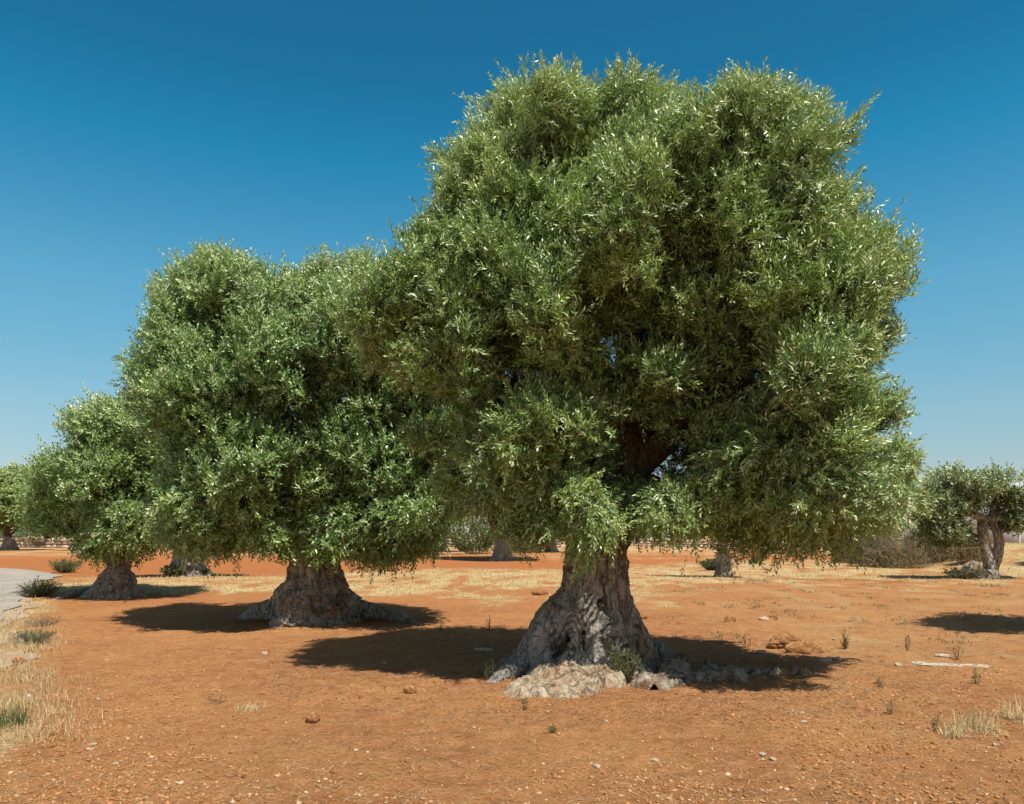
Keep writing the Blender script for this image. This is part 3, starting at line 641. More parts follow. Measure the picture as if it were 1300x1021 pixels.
extra = [W_(700, 640, -.9)+(.3,), W_(655, 630, -.6)+(.32,), W_(620, 590, -.4)+(.34,), W_(600, 630, 0)+(.28,), W_(690, 560, -1.2)+(.38,), W_(740, 560, -1.3)+(.32,), W_(835, 620, -1.3)+(.28,), W_(880, 640, -.9)+(.34,), W_(935, 665, -.6)+(.36,), W_(1000, 675, -.5)+(.36,), W_(1065, 670, -.3)+(.34,), W_(1110, 650, -.1)+(.30,), W_(1138, 622, 0)+(.24,), W_(870, 560, -1.2)+(.36,),
         W_(612, 190, 0)+(.28,), W_(585, 232, 0)+(.28,), W_(655, 140, .1)+(.26,), W_(600, 270, -.4)+(.36,), W_(566, 200, .1)+(.12,), W_(960, 290, -1.5)+(.42,), W_(1000, 350, -1.5)+(.42,), W_(925, 390, -1.7)+(.38,), W_(885, 320, -1.7)+(.4,), W_(905, 250, -1.4)+(.4,),
         W_(740, 650, -1.3)+(.22,), W_(765, 672, -1.2)+(.22,), W_(745, 695, -1.1)+(.16,), W_(850, 660, -1.2)+(.22,),  W_(545, 560, -.2)+(.22,), W_(585, 610, -.3)+(.22,),
         W_(800, 290, -1.5)+(.26,), W_(785, 330, -1.7)+(.3,), W_(700, 640, -1.0)+(.25,), W_(660, 680, -.7)+(.2,)]
lobes = [(txx(a), tz(b), r) for a, b, r in [(680, 180, 1.0), (800, 140, .8), (965, 150, 1.0), (590, 250, .75), (1010, 250, .8), (880, 230, .8), (620, 370, 1.0), (500, 400, .8), (760, 365, .8), (790, 290, .5), (930, 330, .9), (1080, 350, .8), (1010, 420, .8), (930, 500, .95), (1050, 540, .9), (1090, 630, .8),
         (980, 640, .8), (860, 610, .55), (750, 640, .5), (660, 590, .7), (590, 480, .8), (700, 450, .7), (560, 560, .5)]]
G_near = 'ancient olive trees in a row'
make_tree('olive_tree', 'largest olive tree nearest the viewer with flared grey trunk on a pale limestone ledge', G_near, (TX, TY, 0), mainpoly, 2.25, 2.0, rows_u, limbs, roots, 3,
          dens=185, nleaf=20, ll=0.072, lw=0.0076, tries=12000, rr=(0.2, 0.42), trunk_kw=dict(nt_=420, nz=420, flute=.19, ridge=.055, fine=.012, cav=[(-1.98, .38, .15, .15, .34), (-1.2, .75, .05, .25, .12), (-.9, .5, .06, .25, .10)]),
          extra=extra, lobes=lobes, lob=.8, yc=.1, yslope=.15, relief=.52, zslope=.08, inset=.25, sungap=[(-.1, -.55, .5, .8, .95), (-.5, -.8, .2, .7, .85), (.35, -.6, .4, .6, .85)], nedge=150, edge_r=.17, cutouts=[(txx(792), tz(580), .36, -2.6, 0), (txx(740), tz(445), .26, -9, 9), (txx(812), tz(455), .24, -9, 9), (txx(648), tz(508), .30, -9, 9), (txx(845), tz(600), .22, -9, 9)], droop_z=2.4)

# ---------------------------------------------------------------- second olive tree
Y2 = 14.4; X2 = (402-650)/1000*Y2
poly2 = px_poly([(215, 700), (195, 660), (215, 600), (205, 560), (170, 530), (165, 470), (190, 400), (205, 350), (262, 312), (310, 325), (345, 345), (380, 322), (430, 330), (465, 322), (520, 350), (570, 420), (600, 500), (598, 600), (575, 670), (555, 712), (500, 722), (440, 715), (400, 712), (350, 716), (290, 708), (245, 712)], Y2, X2)
s2 = Y2/1000; z2 = lambda py: CAMH+(679-py)*s2; x2 = lambda px: (px-402)*s2
rows2 = [(z_, a_*.9, b_*.9, c_*.9, d_*.9) for z_, a_, b_, c_, d_ in [(-.1, x2(338), x2(462), -.95, .9), (z2(788), x2(344), x2(456), -.85, .8), (z2(775), x2(350), x2(448), -.72, .72), (z2(758), x2(355), x2(442), -.6, .6), (z2(740), x2(360), x2(437), -.5, .5), (z2(720), x2(366), x2(430), -.45, .45), (z2(690), x2(372), x2(428), -.4, .4), (z2(650), x2(378), x2(430), -.35, .35), (z2(610), x2(380), x2(432), -.3, .3)]]
W2 = lambda px, py, dy=0.0: PX(px, py, Y2, X2, dy)
limbs2 = [([W2(395, 640), W2(360, 560, -.3), W2(310, 470, -.5), W2(270, 380, -.3)], [.3, .22, .14, .04]), ([W2(410, 635), W2(440, 550, .2), W2(480, 450, .3), W2(500, 370, .2)], [.3, .22, .14, .04]),
          ([W2(405, 630, .1), W2(400, 520, .5), W2(390, 400, .4)], [.25, .18, .05]), ([W2(385, 660), W2(330, 620, -.6), W2(260, 600, -.8)], [.18, .12, .05]), ([W2(420, 660), W2(480, 620, -.3), W2(550, 590, 0)], [.18, .12, .05])]
def gpt2(px, py, h=0.0, X0=X2, Y0=Y2):
    x, y, _ = at_px(px, py); return (x-X0, y-Y0, h)
roots2 = [([gpt2(370, 788, .28), gpt2(345, 788, .20), gpt2(325, 786, .12), gpt2(303, 784, -.05)], [.22, .18, .13, .06]),
          ([gpt2(445, 786, .22), gpt2(480, 786, .13), gpt2(510, 789, .06), gpt2(535, 793, -.06)], [.2, .14, .1, .05])]
ex2 = [W2(425, 640, -1.0)+(.34,), W2(395, 690, -.9)+(.26,), W2(450, 690, -.8)+(.3,), W2(400, 610, -1.3)+(.4,), W2(445, 590, -1.2)+(.4,), W2(430, 560, -1.5)+(.4,), W2(560, 640, -.5)+(.3,), W2(500, 690, -.7)+(.3,)]
make_tree('olive_tree', 'second olive tree with a lumpy golden burl at its foot and long surface roots', G_near, (X2, Y2, 0), poly2, 2.3, 1.5, rows2, limbs2, roots2, 21,
          dens=85, nleaf=16, ll=0.088, lw=0.0125, L=.32, rr=(.25, .5), tries=9000, lob=1.0, yc=0, relief=.52, zslope=.08, sungap=[(-.1, -.8, .2, .8, .85)], trunk_kw=dict(nt_=260, nz=240, flute=.10, ridge=.10, burls=(.42, .16)), extra=ex2, nedge=70, edge_r=.24,
          pal=dict(base=(0.070, 0.170, 0.028), alt=(0.235, 0.375, 0.066)))
# ---------------------------------------------------------------- third olive tree
Y3 = 20.4; X3 = (146-650)/1000*Y3
poly3 = px_poly([(100, 700), (92, 660), (56, 680), (36, 650), (42, 602), (75, 575), (85, 530), (120, 502), (165, 506), (205, 520), (250, 545), (265, 620), (250, 690), (200, 705), (160, 718), (125, 716)], Y3, X3)
s3 = Y3/1000; z3 = lambda py: CAMH+(679-py)*s3; x3 = lambda px: (px-146)*s3
rows3 = [(-.1, x3(104), x3(180), -.7, .7), (z3(754), x3(110), x3(177), -.6, .6), (z3(745), x3(120), x3(173), -.5, .5), (z3(733), x3(130), x3(168), -.4, .4), (z3(720), x3(137), x3(163), -.3, .3), (z3(690), x3(136), x3(160), -.25, .25), (z3(660), x3(138), x3(158), -.2, .2)]
W3 = lambda px, py, dy=0.0: PX(px, py, Y3, X3, dy)
limbs3 = [([W3(146, 675), W3(125, 620, -.3), W3(95, 590, -.3)], [.2, .13, .04]), ([W3(148, 670), W3(160, 600, .2), W3(160, 540, .2)], [.2, .13, .04]), ([W3(150, 675), W3(190, 630, -.2), W3(225, 590, 0)], [.18, .12, .04]), ([W3(145, 690), W3(140, 660, -.8), W3(130, 630, -1.1)], [.14, .09, .04])]
roots3 = [([gpt2(120, 756, .12, X3, Y3), gpt2(95, 758, .07, X3, Y3), gpt2(62, 763, -.04, X3, Y3)], [.13, .09, .04])]
make_tree('olive_tree', 'third olive tree from the front, nearest the road, with a low twisted trunk', G_near, (X3, Y3, 0), poly3, 2.1, 1.6, rows3, limbs3, roots3, 33,
          dens=62, nleaf=12, ll=0.11, lw=0.018, L=.36, rr=(.32, .58), tries=4000, leafm=M_leaf_far, trunk_kw=dict(nt_=160, nz=160, flute=.12, ridge=.11), nedge=45, edge_r=.26, twigs=False,
          pal=dict(base=(0.09, 0.19, 0.030), alt=(0.26, 0.38, 0.062)))
# ---------------------------------------------------------------- trees behind
def generic_poly(rg, W, z0, z1, n=16):
    a = np.linspace(0, 2*math.pi, n, endpoint=False); r = 1+rg.uniform(-.16, .12, n); cz = (z0+z1)/2
    return [(W*math.cos(t)*q, cz+(z1-z0)/2*math.sin(t)*q*(1 if math.sin(t) > 0 else .9)) for t, q in zip(a, r)]
def generic_tree(name, label, group, loc, seed, W=2.6, H=5.5, z0=1.0, tr=0.55, dens=26, ll=.16, lw=.032, nleaf=9, D=None, rr=(.4, .8), tries=2500, pal={}, poly=None, nz=90):
    rg = np.random.default_rng(seed)
    rows = [(-.3, -tr*1.5, tr*1.5, -tr*1.4, tr*1.4), (.05, -tr*1.35, tr*1.3, -tr*1.2, tr*1.2), (.35, -tr*1.0, tr*1.05, -tr*.9, tr*.9), (.9, -tr*.75, tr*.7, -tr*.65, tr*.65), (1.6, -tr*.65, tr*.6, -tr*.5, tr*.5)]
    lim = []
    for k in range(5):
        a = k*1.26+rg.uniform(-.3, .3); lim.append(([(0, 0, 1.3), (W*.25*math.cos(a), W*.25*math.sin(a), H*.42), (W*.5*math.cos(a), W*.5*math.sin(a), H*.65)], [tr*.5, tr*.3, .05]))
    return make_tree(name, label, group, loc, poly or generic_poly(rg, W, z0, H), D or W*.9, W*.6, rows, lim, [], seed, dens=dens, nleaf=nleaf, ll=ll, lw=lw, L=.45, rr=rr, tries=tries, leafm=M_leaf_far, barkm=M_bark_pale,
                     trunk_kw=dict(nt_=90, nz=nz, flute=.16, ridge=.10), nedge=26, edge_r=.34, twigs=False, pal=pal, droop_z=1.8, back_f=.6)
G_bg = 'olive trees standing farther back'
def gloc(px, py, z=0): x, y, _ = at_px(px, py); return (x, y, float(ground_z([x], [y], False)[0])+z)
tA = generic_tree('olive_tree', 'distant olive tree with pale forked trunk seen left of the largest one', G_bg, gloc(637, 710), 51, W=3.6, H=7.0, z0=2.4, tr=.6, dens=22, ll=.19, lw=.045, rr=(.6, 1.0))
tB = generic_tree('olive_tree', 'olive tree whose pale foot shows between the third and second trunks', G_bg, gloc(238, 733), 52, W=2.6, H=5.6, z0=2.6, tr=.62, dens=30)
tC = generic_tree('olive_tree', 'smaller olive tree seen under the right side of the largest crown', G_bg, gloc(918, 734), 53, W=1.7, H=4.2, z0=1.3, tr=.24, dens=40, rr=(.3, .6))
tD = generic_tree('olive_tree', 'dark far olive tree cut by the left edge of the view', G_bg, gloc(12, 699), 54, W=4.1, H=8.3, z0=1.6, tr=.7, dens=24, ll=.2, lw=.05, rr=(.6, 1.0))
def copy_to(src, label, loc, rz, s):
    c = copy_tree(src); c.location = loc; c.rotation_euler = (0, 0, rz); c.scale = (s, s, s); tag(c, label); return c
copy_to(tD, 'far olive tree by the low stone wall left of the third tree', gloc(60, 695.5), 2.0, .85)
copy_to(tA, 'far olive tree behind the second crown, left of the distant forked tree', gloc(560, 700), 1.3, .85)
copy_to(tA, 'far olive tree just right of the distant forked tree', gloc(700, 701), 2.6, .9)
copy_to(tD, 'far olive tree behind the largest trunk', gloc(770, 699), 4.0, .8)
copy_to(tB, 'far olive tree behind the third crown', gloc(110, 700), 4.0, 1.1)
copy_to(tD, 'far olive tree seen through the middle of the second crown', gloc(330, 701), 3.0, .9)
copy_to(tA, 'far olive tree beyond the dry brush pile', gloc(1110, 700), 5.0, .8)
# leaning tree on the right
YR = 28.2; XR = (1254-650)/1000*YR
zg = float(ground_z([XR], [YR], False)[0])
sR = YR/1000; zR = lambda py: CAMH+(679-py)*sR; xR = lambda px: (px-1254)*sR
polyR = px_poly([(1170, 685), (1160, 650), (1168, 620), (1185, 598), (1215, 594), (1235, 606), (1250, 590), (1268, 600), (1280, 620), (1300, 625), (1325, 640), (1320, 672), (1292, 680), (1275, 655), (1252, 640), (1232, 648), (1226, 694), (1190, 698)], YR, XR)
WR = lambda px, py, dy=0.0: PX(px, py, YR, XR, dy)
rowsR = [(-.15, xR(1240), xR(1270), -.4, .35), (zR(731), xR(1246), xR(1266), -.28, .26), (zR(722), xR(1250), xR(1263), -.2, .2), (zR(714), xR(1252), xR(1262), -.15, .15), (zR(706), xR(1254), xR(1262), -.12, .12)]
limbsR = [([WR(1257, 726), WR(1254, 706), WR(1249, 686), WR(1247, 668), WR(1248, 659), WR(1238, 654), WR(1225, 650), WR(1205, 643), WR(1185, 635)], [.20, .17, .16, .15, .15, .13, .10, .07, .03]),
          ([WR(1260, 724), WR(1266, 704), WR(1268, 685), WR(1263, 667), WR(1260, 650), WR(1258, 625, .3)], [.17, .17, .15, .12, .08, .03]),
          ([WR(1264, 672), WR(1280, 655, .2), WR(1300, 645, .3)], [.14, .1, .04]), ([WR(1225, 650), WR(1215, 660, -.6), WR(1200, 670, -.8)], [.12, .08, .03])]
make_tree('olive_tree', 'crooked olive tree with a bare leaning double trunk beside the dry brush on the right', 'olive trees standing farther back', (XR, YR, zg), [(a, b-zg) for a, b in polyR], 1.7, 1.1, rowsR, [([(a, b, c-zg) for a, b, c in p_], r_) for p_, r_ in limbsR], [], 61,
          dens=48, nleaf=10, ll=.13, lw=.024, L=.38, rr=(.26, .5), tries=3000, leafm=M_leaf_far, barkm=M_bark_pale, limbm=M_bark_pale, trunk_kw=dict(nt_=110, nz=90, flute=.14, ridge=.09), nedge=34, edge_r=.26, twigs=False, droop_z=0.5, pal=dict(base=(0.070, 0.115, 0.040), alt=(0.12, 0.165, 0.06)),
          cutouts=[(xR(1257), zR(676)-zg, .55, -3, .6), (xR(1238), zR(662)-zg, .3, -3, 0)])
# off-frame neighbour that throws the shadow at the right edge
tE = generic_tree('olive_tree', 'olive tree just beyond the right edge of the view that shades the soil there', G_bg, (12.0, 11.9, 0), 71, W=3.3, H=7.6, z0=2.6, tr=.6, dens=34, ll=.13, lw=.026, D=1.3)
copy_to(tE, 'olive tree beyond the right edge behind the crooked tree', (23.5, 27.5, .6), 2.0, .95)

# ---------------------------------------------------------------- rocks
def icosphere(sub):
    import bmesh
    b = bmesh.new(); bmesh.ops.create_icosphere(b, subdivisions=sub, radius=1); b.verts.ensure_lookup_table()
    v = np.array([x.co[:] for x in b.verts]); f = np.array([[x.index for x in q.verts] for q in b.faces]); b.free(); return v, f
ICO = {k: icosphere(k) for k in (2, 3, 4, 5, 6)}
def rock_mesh(name, size, seed, sub=4, rough=.25, mat=None, angular=.5, blobs=None):
    v, f = ICO[sub]; d = v.copy()
    q = d*np.array([1, 1, 1.0])
    r = 1+rough*fbm(q*1.3+seed*3.7, 2, seed)+rough*.55*ridged(q*3.1+seed, 4, seed+5)+rough*.15*fbm(q*14, 3, seed+9)
    if angular:
        rs = np.random.default_rng(seed)
        for k in range(9):
            nn = unit(rs.normal(size=3)); h = rs.uniform(.62, .95); dd = (d@nn)*r; r = np.where(dd > h, r*(1-angular*(1-h/np.maximum(dd, 1e-3))), r)
    p_ = d*r[:, None]*np.array(size)
    return np_mesh(name, p_, f, True, None, mat)
def rock(label, px, py, wpx, hz, depth=None, seed=1, mat=None, sub=4, name='rock', cat='rock', group=None, sink=.3, rz=0.0, rough=.25, angular=.5):
    x, y, _ = at_px(px, py); sx = wpx/1000*y/2; sy = depth if depth else sx*.7
    o = link(name, rock_mesh(name, (sx, sy, hz), seed, sub, rough, mat or M_rock, angular))
    o.location = (x, y, float(ground_z([x], [y])[0])+hz*(1-2*sink)*0.9); o.rotation_euler = (0, 0, rz); tag(o, label, cat, group); return o
def ledge(label, blobs, seed, mat, name='rock_ledge', res=0.022):
    """low bedrock outcrop: height field over its own footprint, closed below"""
    B = np.array(blobs, float); a = (B[:, :2]-B[:, 2:4]*1.6).min(0); b = (B[:, :2]+B[:, 2:4]*1.6).max(0)
    xx = np.arange(a[0], b[0], res); yy = np.arange(a[1], b[1], res); Xg, Yg = np.meshgrid(xx, yy); q = np.stack([Xg.ravel(), Yg.ravel(), 0*Xg.ravel()], -1)
    w_ = q[:, :2]+0.11*np.stack([fbm(q*3.4, 3, seed), fbm(q*3.4+7, 3, seed+1)], -1)+.03*np.stack([fbm(q*13, 2, seed), fbm(q*13+7, 2, seed+1)], -1)
    h = np.full(len(q), -.2)
    for (bx, by, rx, ry, hh) in B:
        dd = ((w_[:, 0]-bx)/rx)**2+((w_[:, 1]-by)/ry)**2; h = np.maximum(h, hh*np.minimum(1.0, 1.9-1.9*dd**1.2))
    h = h*(.9+.35*ridged(q*2.6, 3, seed+2)+.35*fbm(q*2.2, 2, seed+6)+.25*np.round(2.5*vnoise(q*5.0, seed+8))/2.5)+.03*fbm(q*8, 4, seed+3)+.022*ridged(q*15, 3, seed+4)*(h > .02)
    gz = ground_z(q[:, 0], q[:, 1]); z = gz+np.maximum(h, -.05)
    nx = len(xx); f = (np.arange(len(yy)-1)[:, None]*nx+np.arange(nx-1)[None]).ravel(); F = np.stack([f, f+1, f+nx+1, f+nx], -1)
    F = F[(h[F] > -.045).any(1)]; u, inv = np.unique(F, return_inverse=True); F = inv.reshape(-1, 4)
    o = link(name, np_mesh(name, np.c_[q[u, :2], z[u]], F, True, None, mat)); tag(o, label, 'rock'); return o
def G(px, py): x, y, _ = at_px(px, py); return x, y
x0, y0 = G(700, 872); x1, y1 = G(745, 866)
ledge('pale limestone ledge in full sun at the foot of the largest trunk', [(*G(672, 880), .30, .18, .10), (*G(700, 874), .36, .26, .13), (*G(738, 872), .32, .26, .15), (*G(763, 866), .2, .2, .13), (*G(700, 886), .34, .12, .08), (*G(740, 884), .2, .12, .09)], 5, M_rock)
ledge('smaller pale rock with a dark cleft right of the ledge at the largest trunk', [(*G(783, 878), .14, .10, .11), (*G(800, 872), .10, .1, .08)], 6, M_rock, 'rock')
ledge('broad grey brown rock at the right foot of the largest trunk', [(*G(838, 874), .28, .18, .08), (*G(855, 864), .2, .2, .12), (*G(822, 878), .15, .10, .06)], 7, M_rock_grey, 'rock')
ledge('rounded rock in the shade right behind the grey brown rock', [(*G(858, 852), .2, .16, .13), (*G(845, 850), .15, .15, .08)], 8, M_rock_grey, 'rock')
ledge('long low rock outcrop in the shadow right of the largest trunk', [(*G(900, 866), .18, .14, .05), (*G(935, 866), .22, .15, .09), (*G(915, 856), .2, .12, .05)], 9, M_rock_grey)
ledge('low grey outcrop at the right tip of the big shadow', [(*G(985, 862), .14, .08, .035), (*G(1015, 861), .17, .10, .06), (*G(960, 858), .14, .10, .03)], 10, M_rock_grey)
rock('tilted orange boulder in the right of the field, the left one of a touching pair', 993, 820, 44, .13, .17, 21, M_rock_red, 5, sink=.25, rz=.3)
rock('pale orange boulder resting against the tilted one in the right of the field', 1021, 827, 40, .115, .16, 22, M_rock_red, 5, sink=.25, rz=-.2)
rock('pale stone with a small one beside it beyond the boulder pair', 970, 786, 13, .05, None, 23, M_peb_rock, 3)
rock('small upright stone behind the boulder pair', 980, 782, 8, .06, None, 24, M_rock_red, 3)
rock('reddish lump of stone left of the boulder pair', 927, 788, 16, .08, None, 25, M_rock_red, 3)
rock('brown stone with a flat top in the lower middle of the field', 522, 878, 17, .05, None, 26, M_rock_red, 4)
rock('pinkish cobble near the lower left centre of the field', 397, 917, 20, .06, None, 27, M_rock_red, 4, sink=.25)
rock('small pale orange stone left of the flat topped brown stone', 459, 884, 9, .028, None, 28, M_rock_red, 3)
rock('flat pale slab half buried in the shadow left of the largest trunk', 615, 827, 26, .03, .1, 29, M_peb_rock, 3, sink=.4)
rock('flat reddish stone on the dry grass left of the largest trunk', 686, 757, 22, .10, .2, 30, M_rock_red, 3)
rock('white stone half buried on the verge near the left edge', 25, 819, 14, .06, None, 31, M_peb_rock, 3)
rock('pale stone on the soil beside the verge at lower left', 35, 886, 12, .04, None, 32, M_peb_rock, 3)
rock('orange stone in the dry verge grass at the left', 24, 842, 17, .06, None, 33, M_rock_red, 3)
rock('small white stone in the left of the field', 336, 832, 8, .035, None, 34, M_peb_rock, 3)
rock('brown stone on bare soil right of the largest trunk', 817, 787, 10, .06, None, 35, M_rock_red, 3)
for i, (px, py, w_, lab) in enumerate([(1195, 846, 52, 'longest flat white slab in the row at the right, flush with the soil'), (1166, 843, 22, 'flat pale slab just left of the longest white slab'), (1238, 845, 30, 'flat white slab at the right end of the row'), (1195, 835, 18, 'small flat stone behind the longest white slab'), (1048, 841, 20, 'flat pale stone below the boulder pair'), (1064, 840, 11, 'small pale stone right of the flat one below the boulder pair'), (966, 829, 12, 'pale stone lying left of the boulder pair'), (1140, 847, 10, 'small white stone at the left end of the flat slab row')]):
    rock(lab, px, py, w_, .022 if w_ > 15 else .03, .09 if w_ > 15 else None, 40+i, M_peb_rock, 4 if w_ > 20 else 3, sink=.3, rough=.3)
GS = 'small stones scattered over the soil'
rs = np.random.default_rng(77)
for i in range(70):
    px = rs.uniform(20, 1290); py = rs.uniform(775, 1015)
    if 600 < px < 1050 and 790 < py < 900: continue
    rock('small loose stone lying on the bare red soil', px, py, rs.uniform(3, 8)*(py-679)/170+1.5, rs.uniform(.008, .016), None, 100+i, [M_peb_rock, M_rock_red, M_rock_red][i % 3], 3, 'stone', 'stone', GS, sink=.3, rz=rs.uniform(0, 6))

# ---------------------------------------------------------------- plants
def shrub(name, label, x, y, h, r, n, seed, mat, cat='shrub', nl=8, ll=.03, lw=.006, group=None, stemmat=None, spread=.5, var=(0, 1)):
    rg = np.random.default_rng(seed); root = empty(name, (x, y, float(ground_z([x], [y])[0]))); tag(root, label, cat, group)
    st = MB(); lf = MB()
    for k in range(n):
        a = rg.uniform(0, 6.28); q = r*math.sqrt(rg.random()); b = np.array([q*.35*math.cos(a), q*.35*math.sin(a), -.01]); hh = h*rg.uniform(.55, 1.05)
        t_ = np.array([q*math.cos(a)*(1+spread), q*math.sin(a)*(1+spread), hh*(1-.35*q/r)]); m_ = (b+t_)/2+rg.normal(0, .08*h, 3)
        st.add(*tube([b, m_, t_], [.0035*min(h, .9)/.3, .0025*min(h, .9)/.3, .001], 4, 7), rg.random())
        pts = catmull([b, m_, t_], 24)[5:]; pk = pts[rg.integers(0, len(pts), nl)]+rg.normal(0, .006, (nl, 3))
        d = unit(rg.normal(size=(nl, 3))+np.array([0, 0, .8])); W = unit(np.cross(d, rg.normal(size=(nl, 3))))*lw*rg.uniform(.6, 1.2, (nl, 1)); L_ = ll*rg.uniform(.5, 1.3, (nl, 1))
        V = np.stack([pk, pk+d*L_*.5+W, pk+d*L_, pk+d*L_*.5-W], 1).reshape(-1, 3); lf.add(V, np.arange(nl*4).reshape(-1, 4), np.repeat(rg.uniform(*var, nl), 4))
    st.build('stems', stemmat or M_twig, root, False); lf.build('leaves', mat, root, False); return root
def tuft(name, label, x, y, h, r, n, seed, mat, cat='grass tuft', wd=.003, lean=.6, var=(0, 1), group=None):
    global rng
    rng = np.random.default_rng(seed); a = rng.uniform(0, 6.28, n); q = r*np.sqrt(rng.random(n)); mb = MB()
    blades(mb, q*np.cos(a), q*np.sin(a), np.full(n, -.01), h, wd, lean, var); o = mb.build(name, mat, None, False, (x, y, float(ground_z([x], [y])[0]))); tag(o, label, cat, group); return o
x, y = G(795, 874); shrub('shrub', 'small dark green shrub growing at the front foot of the largest trunk', x-.03, y+.02, .44, .17, 70, 1, M_weed, nl=26, ll=.028, lw=.007, spread=.15)
x, y = G(622, 868); shrub('weed', 'sprig of green weed at the left root of the largest trunk', x, y, .28, .05, 9, 2, M_weed, 'weed', 14)
WG = 'spindly green weeds standing in the right of the field'
for i, (px, py, hp, lab) in enumerate([(947, 820, 22, 'thin green weed left of the boulder pair'), (1073, 822, 28, 'bushiest green weed right of the boulder pair'), (1152, 828, 32, 'thin upright weed second right of the boulder pair'), (1216, 838, 30, 'leaning thin weed above the flat white slabs'), (1118, 875, 14, 'small dark seed head in the lower right soil'), (985, 786, 9, 'tiny green sprig behind the boulder pair'), (1186, 925, 22, 'green sprig beside the dry tuft at the lower right'), (1240, 868, 26, 'wispy weed near the right edge below the slabs'),
                                   (700, 930, 12, 'tiny grass sprig in the lower centre soil'), (666, 902, 20, 'thin sprig standing before the limestone ledge'), (620, 800, 20, 'dark dry weed at the far edge of the big shadow'), (638, 803, 14, 'low dry weed beside the dark one at the far edge of the shadow'), (560, 805, 14, 'dry weed farther left at the edge of the big shadow'), (1130, 905, 20, 'green sprig left of the dry tuft')]):
    x, y = G(px, py); shrub('weed', lab, x, y, hp/1000*y*1.1, .03+.02*(i == 1), 7+12*(i == 1), 200+i, M_greybush if i in (4, 10, 11, 12) else M_weed, 'weed', 16, .025, .0035, spread=.6)
x, y = G(1238, 926); tuft('dry_grass_tuft', 'pale dead grass tuft near the lower right corner', x, y, .20, .18, 420, 5, M_straw, lean=1.2, var=(.5, 1)); 
x, y = G(1208, 932); tuft('dry_grass_tuft', 'smaller dead grass tuft just left of the pale one', x, y, .14, .10, 220, 6, M_straw, lean=1.3, var=(.4, 1))
x, y = G(1290, 915); tuft('dry_grass_tuft', 'dead grass tuft cut by the right edge', x, y, .22, .14, 240, 7, M_straw, lean=1.2, var=(.5, 1))
x, y = G(318, 902); tuft('dry_grass_tuft', 'tangle of dead grass in the lower left of the field', x, y, .09, .13, 420, 8, M_straw, wd=.0022, lean=1.3, var=(.3, 1))
tw = MB(); rg = np.random.default_rng(9)
for k in range(9):
    a = np.array([rg.normal(-.08, .07), rg.normal(0, .04), .01]); b = a+np.array([rg.uniform(-.16, .10), rg.normal(0, .06), rg.uniform(.0, .07)]); tw.add(*tube([a, (a+b)/2+rg.normal(0, .02, 3), b], [.005, .004, .002], 5, 8), rg.random())
x, y = G(298, 893); tag(tw.build('dead_twigs', M_twig, None, True, (x, y, float(ground_z([x], [y])[0]))), 'curled dark twigs beside the tangle of dead grass', 'twigs')
# bushes on the verge
x, y = G(50, 758); shrub('bush', 'feathery green bush on the verge beside the road', x, y, .52, .38, 120, 11, M_weed, 'bush', 22, .075, .006, var=(.3, 1))
x, y = G(84, 726); shrub('bush', 'green bush farther along the verge beyond the feathery one', x, y, .75, .5, 100, 12, M_weed, 'bush', 22, .10, .012, var=(.2, 1))
x, y = G(40, 818); shrub('bush', 'grey green low bush in the dry verge grass', x, y, .24, .22, 90, 13, M_greybush, 'bush', 18, .04, .004)
x, y = G(55, 795); shrub('bush', 'dry thin bush between the road and the field', x, y, .25, .22, 60, 14, M_brush, 'bush', 12, .04, .004, var=(.5, 1))
mb = MB(); rng = np.random.default_rng(15); n = 13000; y = rng.uniform(4.0, 15, n)*1.0; e0 = -0.615*y; x = e0+rng.normal(-.05, .3, n); cl = fbm(np.stack([x*1.1, y*.9, x*0], -1), 3, 77); k = cl > -.12; x, y = x[k], y[k]
blades(mb, x, y, ground_z(x, y, False)-.01, .11, .0028, .55, (.25, 1)); tag(mb.build('verge_grass', M_straw, smooth=False), 'dry grass growing along the field edge by the road', 'grass', kind='stuff')
x, y = G(6, 925); tuft('grass_tuft', 'green grass tuft at the lower left edge', x, y, .22, .16, 260, 16, M_weed, wd=.003, lean=.5, var=(.4, 1))
# plants round the foot of the tree between the third and second trunks
for i, (px, py, lab) in enumerate([(222, 734, 'grey green plant at the pale foot behind the third tree'), (252, 733, 'low plant right of the pale foot behind the third tree'), (606, 704, 'pale green bush left of the distant forked tree'), (668, 702, 'rounded green bush right of the distant forked tree'), (905, 722, 'dry plant by the small tree under the largest crown')]):
    x, y = G(px, py); h = (18, 12, 52, 40, 16)[i]/1000*y; shrub('bush', lab, x, y, h, h*.7, 90, 300+i, M_greybush if i != 2 else M_weed, 'bush', 80, .08*y/28, .018*y/28, var=(.1, 1))
